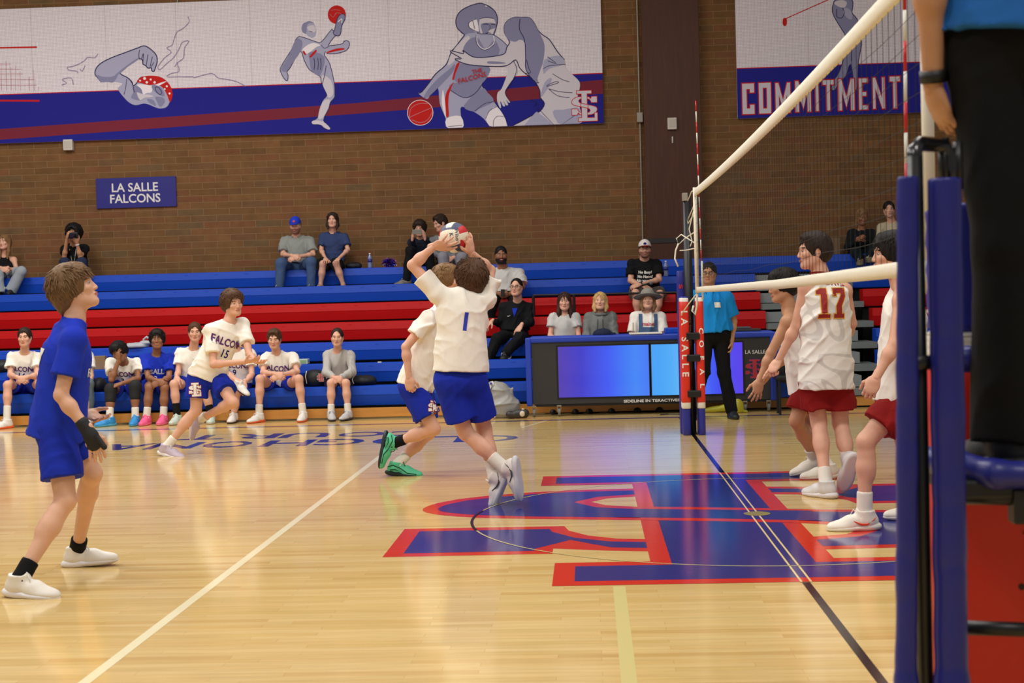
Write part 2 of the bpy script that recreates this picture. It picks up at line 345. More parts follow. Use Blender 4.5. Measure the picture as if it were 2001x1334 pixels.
# lettering on the floor, written to be read from the bleachers
def floor_letter(ch, px, py, wd, ht, z=.0008):
    c = atZ(px, py); V, F = text_mesh(ch, 1.0, .018); xs = [v[0] for v in V]; ys = [v[1] for v in V]; a, b = max(xs)-min(xs), max(ys)-min(ys); mx = (max(xs)+min(xs))/2
    o = mesh_obj('floor_letter', [(c[0]-(u-mx)/a*wd, c[1]-v/b*ht, z) for u, v in V], F, FM['navy'], fl)
    t = bmesh.new(); t.from_mesh(o.data)
    for f in t.faces:
        if f.normal.z < 0: f.normal_flip()
    t.to_mesh(o.data); t.free()
for ch, px, py in (('A', 245, 873), ('N', 342, 870.5), ('O', 445, 868), ('H', 563, 865.5), ('G', 665, 863), ('O', 775, 860.5), ('L', 872, 858), ('C', 965, 856)): floor_letter(ch, px, py, .50, .66)
for ch, px, py in (('T', 400, 854), ('R', 500, 852), ('U', 598, 850), ('O', 708, 848), ('C', 808, 846)): floor_letter(ch, px, py, .52, .56)
# --- pillar
wood = mat('pillar_wood', (74, 40, 22), .45, .35, 5, .1, stretch=(6, 6, .5), spec=.3)
sty(box('trim_1', (-.145, WY-.16, 2.2-.4), (.70, WY, 9), wood))
sty(box('trim_2', (-.146, WY-.175, 2.20), (.70, WY-.16, 2.27), mat('dark_band', (26, 20, 18), .5)))
metal = mat('galvanised', (150, 142, 130), .45, .1, metal=.3)
c = MB(); c.tube([(-.20, WY-.03, 1.9), (-.20, WY-.03, 9)], .012, 8); c.box((-.245, WY-.09, 4.02), (-.155, WY, 4.17), bev=.008)
tag(c.obj('conduit', metal), 'thin grey conduit with a small junction box beside the wooden pillar', 'conduit')
c = MB(); c.tube([(-7.19, WY-.02, 6.05), (-7.19, WY-.02, 9)], .012, 8)
tag(c.obj('conduit', metal), 'thin grey conduit running up above the swimmer on the long mural', 'conduit')
def wallbox(name, px, py, w_, h_, d, Y, label, cat, col=(205, 198, 185)):
    p = atY(px, py, Y); r = empty(name, (p[0], Y, p[2]-h_/2), label, cat)
    MB().box((p[0]-w_/2, Y-d, p[2]-h_/2), (p[0]+w_/2, Y, p[2]+h_/2), bev=.008).obj('housing', mat('box_%d' % col[0], col, .5), r)
    MB().box((p[0]-w_*.36, Y-d-.004, p[2]-h_*.3), (p[0]+w_*.36, Y-d, p[2]+h_*.36)).obj('front_plate', mat('boxp_%d' % col[0], tuple(int(v*.93) for v in col), .5), r)
wallbox('wall_speaker', 136, 284, .145, .165, .09, WY, 'small white wall box under the left end of the long mural', 'speaker')
wallbox('wall_speaker', 1313, 242, .135, .175, .06, WY-.16, 'small white box high on the wooden pillar', 'speaker')
wallbox('wall_plate', 1314, 273, .022, .10, .012, WY-.16, 'thin white vertical strip on the wooden pillar below the white box', 'wall plate')
# --- banners
PM = {k: mat('print_'+k, c, .75, .03, 60, spec=.15) for k, c in dict(seam=(176, 166, 170), white=(240, 234, 240), blue=(36, 36, 138), stripe=(122, 42, 58), red=(196, 34, 32), grey=(138, 138, 172), lav=(172, 172, 200), pale=(212, 206, 216), ink=(44, 40, 84), thin=(150, 140, 170), pink=(190, 120, 130), navy=(30, 26, 104)).items()}
def halftone():
    m = bpy.data.materials.new('print_halftone'); m.use_nodes = True; nt = m.node_tree; b = nt.nodes['Principled BSDF']; tc = nd(nt, 'ShaderNodeTexCoord')
    ck = nd(nt, 'ShaderNodeTexBrick'); ck.offset = 0; ck.inputs['Scale'].default_value = 1; ck.inputs['Brick Width'].default_value = .022; ck.inputs['Row Height'].default_value = .022; ck.inputs['Mortar Size'].default_value = .0035; ck.inputs['Mortar Smooth'].default_value = 0
    sp = nd(nt, 'ShaderNodeSeparateXYZ'); cb = nd(nt, 'ShaderNodeCombineXYZ'); nt.links.new(tc.outputs['Object'], sp.inputs[0]); nt.links.new(sp.outputs[0], cb.inputs[0]); nt.links.new(sp.outputs[2], cb.inputs[1])
    nt.links.new(cb.outputs[0], ck.inputs['Vector'])
    for k, c in (('Color1', (246, 240, 244)), ('Color2', (242, 236, 242)), ('Mortar', (204, 196, 208))): ck.inputs[k].default_value = lin(c)
    nt.links.new(ck.outputs['Color'], b.inputs['Base Color']); b.inputs['Roughness'].default_value = .8; b.inputs['Specular IOR Level'].default_value = .15; return m
HT = halftone()
BY = WY-.055
def wl(p, Y=BY): a = atY(p[0], p[1], Y); return (a[0], a[2])
def onwall(Y): return lambda u, v, h: (u, Y-h, v)
def smooth(P, closed, n=3):
    k = len(P); out = []
    if k < 3: return list(P)
    for i in range(k if closed else k-1):
        p0, p1, p2, p3 = [np.array(P[j % k] if closed else P[min(max(j, 0), k-1)], float) for j in (i-1, i, i+1, i+2)]
        for t in np.arange(n)/n: out.append(tuple(.5*(2*p1+(p2-p0)*t+(2*p0-5*p1+4*p2-p3)*t*t+(3*p1-p0-3*p2+p3)*t**3)))
    if not closed: out.append(tuple(P[-1]))
    return out
class Art:
    def __init__(s, parent, name): s.par = parent; s.name = name; s.z = .0016; s.mb = MB(); s.ms = []; s.sharp = name == 'goal'
    def fill(s, m, pts, off=(0, 0, 1)):
        s.z += .0002; P = [wl((off[0]+x/off[2], off[1]+y/off[2])) for x, y in (pts if s.sharp else smooth(pts, True))]
        a2 = sum(P[i][0]*P[(i+1) % len(P)][1]-P[(i+1) % len(P)][0]*P[i][1] for i in range(len(P)))
        if a2 < 0: P = P[::-1]
        s.put(m, [(x, BY-s.z, z) for x, z in P], [tuple(range(len(P)))])
    def put(s, m, V, F):
        if m not in s.ms: s.ms.append(m)
        V = [(min(x, -.75) if s.par == b1 else x, y, max(z, 4.034)) for x, y, z in V]
        s.mb.add(V, F, s.ms.index(m))
    def line(s, m, pts, wd, off=(0, 0, 1)):
        s.z += .0001; P = [np.array(wl((off[0]+x/off[2], off[1]+y/off[2]))) for x, y in (pts if s.sharp else smooth(pts, False))]; V = []; F = []
        for i, p in enumerate(P):
            d = nrm(P[min(i+1, len(P)-1)]-P[max(i-1, 0)]); n = np.array([-d[1], d[0]])*wd/2; V += [(p[0]+n[0], BY-s.z, p[1]+n[1]), (p[0]-n[0], BY-s.z, p[1]-n[1])]
        for i in range(len(P)-1): F.append((2*i, 2*i+1, 2*i+3, 2*i+2))
        s.put(m, V, F)
    def done(s): s.mb.obj(s.name+'_print', [PM[m] for m in s.ms], s.par, tri=True)
def banner(x0, x1, label):
    r = empty('banner', (x0, WY, 4.03), label, 'banner')
    o = MB().box((x0, BY, 4.03), (x1, WY-.004, 6.08)).obj('banner_panel', HT, r)
    MB().box((x0, BY-.001, 4.03), (x1, BY, 4.775)).obj('lower_band', PM['blue'], r)
    MB().box((x0, BY-.0014, 4.770), (x1, BY-.001, 4.783)).obj('band_edge', PM['red'], r)
    return r
b1 = banner(-12.6, -.745, 'long white and blue mural banner with a swimmer, a kicker and two basketball players')
b2 = banner(1.262, 6.2, 'white and blue mural banner with a golfer and the word COMMITMENT')
def wpoly(name, pts, m, parent, h=.0016):
    b = MB(); P = pts; a2 = sum(P[i][0]*P[(i+1) % len(P)][1]-P[(i+1) % len(P)][0]*P[i][1] for i in range(len(P)))
    if a2 < 0: P = P[::-1]
    b.add([(x, BY-h, z) for x, z in P], [tuple(range(len(P)))]); return b.obj(name, PM[m], parent, tri=True)
wpoly('stripe', [wl((0, 252)), wl((700, 201)), (-.745, 4.68), (-.745, 4.47), wl((700, 222)), wl((0, 273)), (-12.6, 4.03), (-12.6, 4.03+.12)], 'stripe', b1)
for x in (62, 207, 345, 490, 628, 760, 895):
    a = wl((x, 100)); sx = a[0]; wpoly('seam', [(sx, 4.79), (sx+.004, 4.79), (sx+.004, 6.08), (sx, 6.08)], 'seam', b1, .0015)
a = wl((1580, 100)); wpoly('seam', [(a[0], 4.79), (a[0]+.004, 4.79), (a[0]+.004, 6.08), (a[0], 6.08)], 'seam', b2, .0015)
K = (0, 0, 4.6)
A = Art(b1, 'goal')
A.fill('red', [(-40, 424), (332, 416), (332, 431), (-40, 438)], K); A.fill('red', [(-40, 896), (355, 898), (355, 914), (-40, 912)], K)
for x, y0 in ((10, 570), (55, 545), (97, 600), (138, 590), (180, 640), (262, 690), (303, 630), (345, 780)): A.line('pink', [(x, y0), (x+4, 815)], .006, K)
for y, x1 in ((575, 100), (622, 200), (664, 205), (715, 310), (765, 330)): A.line('pink', [(-40, y), (x1, y)], .006, K)
A.done()
A = Art(b1, 'swimmer')
arm = [(912, 740), (880, 700), (855, 670), (862, 620), (905, 570), (1000, 520), (1120, 475), (1240, 430), (1290, 412), (1330, 425), (1385, 470), (1410, 510), (1412, 560), (1400, 600), (1385, 640), (1365, 635), (1360, 610), (1330, 612), (1310, 590), (1285, 575), (1280, 540), (1245, 530), (1180, 570), (1120, 620), (1080, 660), (1150, 700), (1185, 740), (1200, 770), (1230, 745), (1260, 700), (1300, 690), (1400, 690), (1480, 760), (1530, 850), (1530, 900), (1500, 960), (1440, 975), (1390, 962), (1340, 940), (1290, 930), (1220, 945), (1160, 920), (1110, 870), (1075, 825), (1060, 790), (1100, 750), (1000, 735)]
A.fill('lav', arm, K); A.line('ink', arm[:31], .016, K)
A.fill('grey', [(912, 740), (880, 700), (860, 670), (930, 690), (1000, 690), (1060, 670), (1020, 740), (960, 735)], K); A.fill('grey', [(1020, 690), (1110, 610), (1240, 520), (1245, 535), (1150, 600), (1080, 660)], K)
cap_ = [(1230, 735), (1260, 700), (1310, 683), (1380, 680), (1450, 695), (1505, 735), (1540, 790), (1552, 850), (1540, 900), (1525, 915), (1500, 850), (1465, 790), (1410, 760), (1330, 765), (1280, 750)]
A.fill('red', cap_, K); A.fill('white', [(1310, 760), (1370, 770), (1440, 745), (1500, 730), (1430, 770), (1380, 790), (1360, 830), (1320, 835), (1290, 850), (1270, 800), (1230, 760)], K)
for x, y, r_ in ((1300, 705, 14), (1355, 715, 10), (1390, 740, 12), (1320, 740, 12), (1500, 775, 10), (1525, 840, 10), (1260, 725, 9), (1482, 800, 8)): A.fill('white', [(x-r_, y), (x, y-r_), (x+r_, y), (x, y+r_)], K)
A.fill('grey', [(1365, 770), (1400, 765), (1450, 790), (1480, 850), (1460, 865), (1400, 830), (1370, 800)], K); A.line('ink', [(1400, 780), (1430, 790), (1455, 830), (1440, 850), (1410, 830), (1398, 800), (1400, 780)], .01, K)
A.fill('grey', [(1400, 870), (1470, 880), (1480, 920), (1440, 960), (1410, 910)], K); A.fill('grey', [(1325, 890), (1380, 900), (1400, 950), (1340, 920)], K); A.fill('grey', [(1210, 770), (1270, 800), (1280, 880), (1250, 900), (1180, 880), (1200, 830)], K)
A.fill('pale', [(1230, 830), (1290, 850), (1340, 850), (1380, 870), (1300, 880), (1260, 900)], K)
A.line('ink', [(1150, 700), (1190, 740), (1200, 800), (1210, 830)], .012, K); A.line('ink', [(1140, 710), (1130, 790), (1115, 850)], .008, K); A.line('ink', [(1255, 450), (1248, 510), (1270, 530), (1290, 480), (1285, 560)], .009, K); A.line('ink', [(1330, 490), (1315, 590)], .009, K); A.line('ink', [(1370, 510), (1350, 600)], .009, K); A.line('ink', [(1360, 600), (1385, 560)], .008, K)
for L_ in ([(880, 485), (850, 520), (790, 515), (760, 545), (700, 580), (640, 600), (605, 605), (620, 630), (690, 640), (700, 660)], [(765, 590), (740, 640), (720, 620)], [(660, 760), (640, 700), (560, 715), (600, 745), (555, 765)], [(1690, 150), (1700, 200), (1640, 260), (1590, 290), (1560, 370), (1545, 410), (1500, 430), (1540, 470), (1480, 520), (1420, 600), (1440, 625), (1500, 570), (1560, 520), (1610, 440), (1640, 380), (1700, 370), (1660, 430), (1650, 520), (1600, 560), (1570, 600)], [(1590, 560), (1610, 640), (1540, 660), (1500, 690), (1600, 690), (1740, 690)], [(1740, 700), (1900, 660), (1960, 700), (2050, 715), (2130, 735), (2210, 775)]): A.line('thin', L_, .012, K)
A.done()
K = (500, 0, 4.765)
A = Art(b1, 'kicker')
A.fill('lav', [(470, 205), (500, 196), (540, 215), (560, 270), (560, 320), (535, 350), (500, 345), (470, 320), (435, 300), (425, 260), (440, 220)], K)
A.fill('grey', [(470, 205), (500, 196), (540, 215), (500, 215), (475, 240), (470, 310), (435, 300), (425, 260), (440, 220)], K)
A.fill('pale', [(480, 250), (540, 235), (555, 290), (520, 305), (490, 280)], K)
armL = [(400, 340), (450, 350), (550, 385), (610, 390), (700, 280), (720, 285), (760, 310), (700, 380), (640, 500), (650, 530), (690, 600), (730, 770), (735, 870), (730, 910), (690, 960), (680, 1010), (630, 1120), (690, 1190), (670, 1205), (630, 1190), (600, 1160), (530, 1155), (525, 1125), (570, 1100), (600, 1020), (620, 940), (660, 890), (650, 840), (610, 770), (595, 710), (500, 650), (450, 560), (420, 480), (370, 540), (320, 630), (290, 670), (300, 700), (295, 750), (270, 740), (235, 680), (230, 630), (290, 530), (350, 430), (370, 370)]
A.fill('lav', armL, K); A.line('ink', armL+armL[:1], .011, K)
A.fill('grey', [(500, 480), (640, 530), (600, 700), (520, 660), (500, 560)], K); A.fill('grey', [(370, 370), (430, 380), (420, 470), (340, 590), (280, 670), (235, 640), (300, 530)], K)
A.fill('pale', [(620, 700), (700, 750), (720, 870), (680, 910), (660, 870), (620, 780)], K); A.fill('pale', [(620, 950), (690, 930), (670, 1010), (620, 1100), (580, 1090)], K); A.fill('pale', [(530, 1125), (620, 1130), (690, 1190), (670, 1205), (600, 1160), (530, 1155)], K)
A.fill('white', [(430, 470), (480, 500), (560, 440), (600, 420), (540, 400), (480, 420)], K)
A.fill('lav', [(650, 430), (720, 430), (800, 410), (820, 385), (855, 380), (872, 405), (860, 450), (820, 480), (740, 500), (660, 500)], K); A.line('ink', [(700, 425), (800, 410), (820, 385), (855, 380), (872, 405), (860, 450), (820, 480), (740, 500), (660, 500)], .011, K)
A.fill('red', [(660, 485), (740, 455), (815, 448), (820, 462), (740, 478), (670, 495)], K); A.fill('red', [(435, 480), (450, 475), (468, 508), (455, 512)], K); A.fill('red', [(500, 525), (555, 465), (565, 480), (515, 533)], K)
ball_ = [(754+84*math.cos(t*.3142), 137+86*math.sin(t*.3142)) for t in range(20)]; A.fill('red', ball_, K)
A.fill('grey', [(720, 300), (735, 270), (760, 170), (790, 135), (825, 135), (830, 180), (800, 240), (790, 310), (770, 335), (730, 325)], K); A.line('ink', [(720, 300), (735, 270), (760, 170), (790, 135), (825, 135), (830, 180), (800, 240), (790, 310), (770, 335), (730, 325), (720, 300)], .011, K)
A.line('white', [(765, 205), (800, 175), (800, 215)], .012, K)
A.line('ink', [(610, 420), (640, 450), (700, 420)], .008, K)
for L_ in ([(700, 100), (740, 90), (790, 100)], [(690, 130), (720, 160), (750, 120)], [(735, 130), (770, 120), (810, 140)]): A.line('pink', L_, .006, K)
for x in (540, 575, 600): A.line('ink', [(x, 540), (x+8, 590), (x+2, 650)], .009, K)
A.line('ink', [(655, 610), (640, 700), (620, 780)], .009, K); A.line('ink', [(500, 290), (530, 300)], .008, K)
A.done()
K = (840, 0, 5.133)
A = Art(b1, 'basketball_players')
A.fill('grey', [(270, 260), (265, 180), (310, 110), (400, 60), (500, 32), (550, 45), (560, 70), (600, 60), (660, 120), (678, 180), (670, 260), (640, 350), (600, 400), (550, 390), (500, 330), (350, 350), (290, 300)], K)
A.line('ink', [(350, 350), (290, 300), (265, 255), (265, 180), (310, 110), (400, 60), (500, 32), (550, 45), (590, 62), (650, 110), (678, 180), (670, 260), (640, 350), (600, 398)], .014, K)
A.fill('pale', [(500, 190), (560, 180), (640, 190), (660, 260), (630, 340), (580, 400), (530, 370), (500, 300)], K); A.fill('grey', [(520, 235), (655, 235), (655, 280), (600, 300), (580, 340), (545, 360), (520, 300)], K); A.fill('grey', [(545, 400), (620, 400), (610, 470), (560, 490), (540, 450)], K)
A.line('ink', [(535, 245), (565, 240), (590, 246)], .012, K); A.line('ink', [(615, 246), (640, 242), (655, 250)], .012, K); A.line('ink', [(600, 250), (605, 285), (590, 300)], .008, K); A.line('ink', [(560, 335), (590, 328), (615, 335)], .010, K); A.line('ink', [(500, 190), (560, 175), (640, 185)], .010, K)
A.fill('white', [(395, 220), (460, 190), (480, 230), (490, 320), (440, 310), (395, 270)], K); A.line('ink', [(465, 190), (395, 225), (400, 280), (490, 325)], .010, K); A.line('ink', [(430, 210), (450, 290)], .010, K)
body_ = [(350, 350), (470, 330), (510, 340), (640, 350), (760, 440), (775, 480), (740, 560), (590, 660), (570, 780), (520, 850), (580, 930), (640, 1010), (740, 1160), (770, 1230), (765, 1290), (630, 1290), (540, 1190), (440, 1120), (320, 1070), (310, 1150), (330, 1300), (185, 1300), (160, 1190), (100, 1040), (80, 880), (0, 960), (-20, 990), (-60, 980), (-120, 930), (-80, 920), (0, 820), (110, 700), (170, 640), (215, 510), (250, 480)]
A.fill('lav', body_, K); A.line('ink', body_[1:11]+body_[11:15], .010, K); A.line('ink', [(350, 350), (250, 480), (215, 520), (165, 645), (60, 740), (0, 820), (-80, 920), (-120, 935)], .016, K)
A.fill('pale', [(360, 370), (400, 380), (380, 480), (300, 560), (200, 650), (180, 640), (230, 510)], K)
A.fill('grey', [(300, 640), (590, 665), (570, 780), (500, 845), (380, 850), (240, 800)], K); A.fill('grey', [(390, 400), (480, 380), (560, 490), (650, 400), (690, 550), (420, 575), (330, 510)], K)
A.fill('grey', [(200, 900), (240, 830), (520, 850), (440, 960), (340, 980)], K); A.fill('grey', [(340, 1060), (520, 890), (580, 930), (640, 1015), (500, 1090), (440, 1120)], K)
A.fill('white', [(560, 1190), (600, 1110), (670, 1070), (740, 1160), (770, 1240), (765, 1290), (630, 1290)], K); A.fill('white', [(165, 1190), (310, 1165), (330, 1300), (185, 1300)], K)
A.line('ink', [(560, 1190), (600, 1110), (670, 1070)], .009, K); A.line('ink', [(640, 1290), (640, 1210), (680, 1165), (740, 1170)], .008, K); A.line('ink', [(185, 1270), (325, 1255)], .008, K); A.line('ink', [(450, 1115), (550, 1040), (640, 1020)], .008, K); A.line('ink', [(200, 900), (340, 980), (450, 940), (520, 850)], .010, K)
A.line('white', [(470, 340), (480, 440), (550, 495), (640, 440), (640, 360)], .012, K); A.line('ink', [(465, 345), (470, 440), (550, 505), (650, 445)], .008, K)
A.fill('red', [(270, 640), (300, 630), (260, 730), (240, 800), (225, 790), (245, 710)], K); A.fill('red', [(180, 900), (240, 820), (215, 880), (190, 960), (185, 1060), (190, 1160), (165, 1170), (150, 1060), (155, 970)], K)
A.fill('white', [(130, 900), (150, 1000), (160, 1180), (120, 1040)], K)
A.fill('grey', [(0, 960), (-60, 980), (-20, 900), (80, 790), (200, 690), (250, 640), (230, 720), (130, 830)], K)
bb = [(-96+128*math.cos(t*.2094), 1130+126*math.sin(t*.2094)) for t in range(30)]; A.fill('red', bb, (760+24*0, 0, 5.133) if False else (840, 0, 5.133)); A.line('white', bb+bb[:1], .008, K)
A.line('pink', [(-210, 1180), (-100, 1130), (20, 1080)], .009, K); A.line('pink', [(-205, 1190), (-190, 1090), (-110, 1040), (-20, 1040)], .009, K); A.line('pink', [(-180, 1200), (-100, 1230), (-20, 1200), (25, 1120)], .009, K)
A.fill('pale', [(760, 660), (830, 600), (870, 700), (870, 740), (760, 900), (765, 960), (805, 1020), (790, 1030), (765, 1000), (785, 1050), (765, 1055), (735, 1010), (755, 1060), (735, 1065), (705, 1010), (715, 1075), (700, 1078), (675, 1010), (680, 930), (720, 890), (770, 760), (780, 700)], K)
A.line('ink', [(830, 600), (872, 705), (800, 860), (760, 920), (765, 960), (805, 1020)], .009, K)
D = [(915, 175), (1000, 180), (1050, 240), (1080, 300), (1130, 350), (1200, 400), (1280, 520), (1350, 600), (1360, 680), (1420, 740), (1500, 820), (1500, 900), (1480, 1000), (1500, 1300), (860, 1290), (950, 1200), (1100, 1120), (1150, 1040), (1110, 980), (1100, 900), (1040, 800), (960, 740), (900, 680), (860, 600), (770, 660), (590, 665), (400, 650), (300, 620), (250, 590), (320, 590), (220, 530), (215, 510), (340, 540), (330, 505), (430, 570), (560, 575), (740, 545), (770, 480), (800, 430), (790, 400), (750, 330), (750, 250), (790, 200), (850, 175)]
A.fill('pale', D, K); A.line('ink', D[13:45]+D[:8], .014, K)
A.fill('grey', [(915, 175), (1000, 180), (1050, 240), (1080, 300), (1100, 330), (1150, 450), (1140, 600), (1110, 700), (1080, 790), (1090, 830), (1040, 800), (970, 700), (960, 600), (950, 430), (900, 400), (860, 420), (790, 400), (750, 330), (750, 250), (790, 200), (850, 175)], K)
A.line('ink', [(905, 190), (900, 300), (950, 400), (960, 580), (965, 700), (1050, 820), (1095, 830)], .012, K); A.fill('lav', [(1150, 600), (1300, 560), (1350, 640), (1200, 690), (1140, 740)], K); A.fill('grey', [(590, 615), (740, 625), (745, 640), (590, 640)], K)
A.fill('lav', [(1150, 830), (1220, 780), (1200, 860), (1110, 980)], K); A.fill('lav', [(1050, 1140), (1100, 1140), (1250, 1290), (950, 1290)], K); A.fill('lav', [(1230, 1120), (1340, 1100), (1500, 1090), (1500, 1270), (1330, 1280)], K)
for L_ in ([(1140, 690), (1200, 660), (1360, 645)], [(1230, 740), (1330, 800), (1400, 820)], [(1170, 860), (1260, 820), (1290, 830), (1170, 870)], [(1190, 890), (1300, 920), (1430, 930)], [(1190, 890), (1280, 960), (1400, 980)], [(1010, 1000), (1070, 1030), (1050, 1060)], [(1080, 1080), (1240, 1290)], [(1330, 1270), (1450, 1160)], [(1180, 570), (1270, 640), (1180, 610)], [(970, 600), (990, 680), (1010, 730), (960, 735)]): A.line('ink', L_, .009, K)
A.done()
for t_, px_, py_, sz_ in (('THE', 932, 139, .085), ('FALCONS', 922, 152, .10)):
    c_ = wl((px_, py_)); lettering('jersey_print', t_, sz_, lambda u, v, h: (c_[0]+u*.98-v*.1, BY-.0235-h, c_[1]+v+u*.22), PM['red'], b1, .001)
K = (1400, 0, 4.002)
A = Art(b2, 'golfer')
A.line('red', [(545, 145), (700, 75), (870, 0), (1020, -70)], .014, K); A.fill('red', [(520, 150), (535, 140), (550, 150), (550, 190), (535, 205), (518, 190)], K)
G = [(920, 10), (980, -40), (1060, 0), (1065, 60), (1060, 100), (1100, 150), (1110, 200), (1155, 250), (1130, 290), (1135, 350), (1110, 480), (1105, 600), (1100, 690), (1080, 690), (1050, 500), (1010, 600), (960, 640), (930, 700), (900, 700), (910, 640), (960, 560), (1010, 400), (1010, 290), (980, 230), (920, 130), (905, 70)]
A.fill('grey', G, K); A.line('ink', G+G[:1], .012, K); A.fill('pale', [(920, 20), (980, 0), (1020, 20), (1000, 60), (950, 50)], K); A.fill('lav', [(1010, 60), (1055, 90), (1060, 150), (1020, 140), (990, 90)], K)
A.line('ink', [(985, 60), (1000, 100), (980, 140), (940, 130), (940, 70)], .01, K); A.line('ink', [(1060, 330), (1055, 480)], .008, K)
A.line('ink', [(1780, 60), (1790, 200), (1765, 290), (1780, 360), (1790, 385), (1760, 385), (1755, 300), (1760, 100)], .01, K)
A.done()
# block letters of the word on the second banner
GL = {'C': ['a', [(0, 0), (.85, 0), (.85, .3), (.55, .3), (.55, .18), (.3, .18), (.3, .82), (.55, .82), (.55, .7), (.85, .7), (.85, 1), (0, 1)]], 'O': None, 'M': [(0, 0), (.22, 0), (.22, .62), (.5, .1), (.78, .62), (.78, 0), (1, 0), (1, 1), (.8, 1), (.5, .42), (.2, 1), (0, 1)], 'I': [(0, 0), (.24, 0), (.24, 1), (0, 1)], 'T': [(.3, 0), (.56, 0), (.56, .85), (.86, .85), (.86, 1), (0, 1), (0, .85), (.3, .85)], 'E': [(0, 0), (.72, 0), (.72, .13), (.26, .13), (.26, .44), (.6, .44), (.6, .56), (.26, .56), (.26, .87), (.72, .87), (.72, 1), (0, 1)], 'N': [(0, 0), (.2, 0), (.2, .68), (.74, 0), (.94, 0), (.94, 1), (.74, 1), (.74, .32), (.2, 1), (0, 1)]}
GL['C'] = GL['C'][1]
def glyph(ch, x0, x1, z0, z1, parent, m, mo, h=.004, g=.016):
    if ch == 'O':
        for q, mm, hh in (((x0-g, z0-g, x1+g, z1+g), mo, h), ((x0, z0, x1, z1), m, h+.0004)):
            wpoly('letter_'+('outline' if mm == mo else 'face'), [(q[0], q[1]), (q[2], q[1]), (q[2], q[3]), (q[0], q[3])], mm, parent, hh)
        dx, dz = (x1-x0)*.33, (z1-z0)*.16
        wpoly('letter_outline', [(x0+dx, z0+dz), (x1-dx, z0+dz), (x1-dx, z1-dz), (x0+dx, z1-dz)], mo, parent, h+.0008)
        wpoly('letter_counter', [(x0+dx+g, z0+dz+g), (x1-dx-g, z0+dz+g), (x1-dx-g, z1-dz-g), (x0+dx+g, z1-dz-g)], 'blue', parent, h+.0012); return
    P = GL[ch]; mx = max(p[0] for p in P); Q = [(x0+(x1-x0)*p[0]/mx, z0+(z1-z0)*p[1]) for p in P]
    wpoly('letter_outline', inset(Q, -g), mo, parent, h); wpoly('letter_face', Q, m, parent, h+.0005)
K = 4.002
for ch, a, b, t, bt in (('C', 200, 298, 655, 890), ('O', 330, 428, 650, 885), ('M', 460, 580, 650, 880), ('M', 615, 740, 635, 872), ('I', 772, 800, 630, 868), ('T', 828, 920, 628, 862), ('M', 950, 1080, 620, 860), ('E', 1112, 1185, 615, 855), ('N', 1220, 1318, 608, 848), ('T', 1352, 1438, 600, 845)):
    p = wl((1400+a/K, t/K)); p2 = wl((1400+b/K, bt/K)); glyph(ch, p[0], p2[0], p2[1], p[1], b2, 'pale', 'red')
def sl_logo(parent, fn, sc, h=.004, face='pale', line='red', mats=None, name='logo'):
    """the interlocked S and L, centred, sc metres high"""
    k = sc/4.47; M_ = mats or PM
    for P, hh in ((Spoly, 0), (Lpoly, .0010), ([(-.85, 4.99)]+diag[1:2]+[(.32, 4.76), (.32, 4.11)]+diag[4:5]+[(-.85, 4.40)], .0020)):
        for Q, mm, e in ((P, line, 0), (inset(P, .10), face, .0005)):
            b = MB(); Q = [((x-CX)*k, (y-4.54)*k*1.0) for x, y in Q]
            a2 = sum(Q[i][0]*Q[(i+1) % len(Q)][1]-Q[(i+1) % len(Q)][0]*Q[i][1] for i in range(len(Q)))
            if a2 < 0: Q = Q[::-1]
            b.add([fn(u, v, h+hh*k*8+e) for u, v in Q], [tuple(range(len(Q)))]); b.obj(name+('_outline' if mm == line else '_face'), M_[mm], parent, tri=True)
p = wl((1142, 207)); sl_logo(b1, lambda u, v, h: (p[0]+u*.95, BY-h-.006, p[1]+v), .475)
# school sign
q0, q1 = wl((187, 348), WY-.03), wl((345, 405), WY-.03)
r = empty('wall_sign', (q0[0], WY, 2.98), 'small blue LA SALLE FALCONS sign on the brick wall', 'sign')
MB().box((q0[0], WY-.03, 2.985), (q1[0], WY, 3.445)).obj('sign_board', mat('sign_blue', (26, 22, 122), .5), r)
for t_, zz in (('LA SALLE', 3.295), ('FALCONS', 3.125)): lettering('sign_text', t_, .185, lambda u, v, h: ((q0[0]+q1[0])/2-.02+u, WY-.03-h, zz+v), mat('sign_white', (225, 222, 220), .6), r, .003, .98)
# ================================================================ bleachers
BL = mat('bench_blue', (16, 70, 186), .42, .06, 3, spec=.3); RD = mat('bench_red', (186, 12, 16), .45, .06, 3, spec=.22); GY = mat('step_grey', (128, 134, 134), .5, .08, 4); DK = mat('under_black', (12, 12, 14), .8); KW = mat('kick_wood', (196, 136, 62), .4, .2, 3, stretch=(1, 1, 8)); DEK = mat('deck_wood', (110, 96, 80), .6)
RY = [16.8-.61*k for k in range(7)]; RZ = [1.944-.2585*k for k in range(7)]
def bench_row(x0, x1, k, m, parent, sec=.457):
    """moulded bench: flat top, slanted upper face, recessed lower face; one unit every 18 inches"""
    y, z = RY[k], RZ[k]; pr = [(y+.27, z), (y+.026, z), (y+.016, z-.006), (y, z-.105), (y+.004, z-.115), (y+.026, z-.235), (y+.045, z-.245), (y+.27, z-.245)]
    b = MB(); n = len(pr); V = [(x0, a, c) for a, c in pr]+[(x1, a, c) for a, c in pr]
    b.add(V, [(i, (i+1) % n, (i+1) % n+n, i+n) for i in range(n)]+[tuple(range(n))[::-1], tuple(range(n, 2*n))])
    x = x0+sec/2
    while x < x1-.1:
        b.box((x-.028, y+.010, z-.042), (x+.028, y+.02, z-.032)); x += sec
    return b.obj('bench', m, parent)
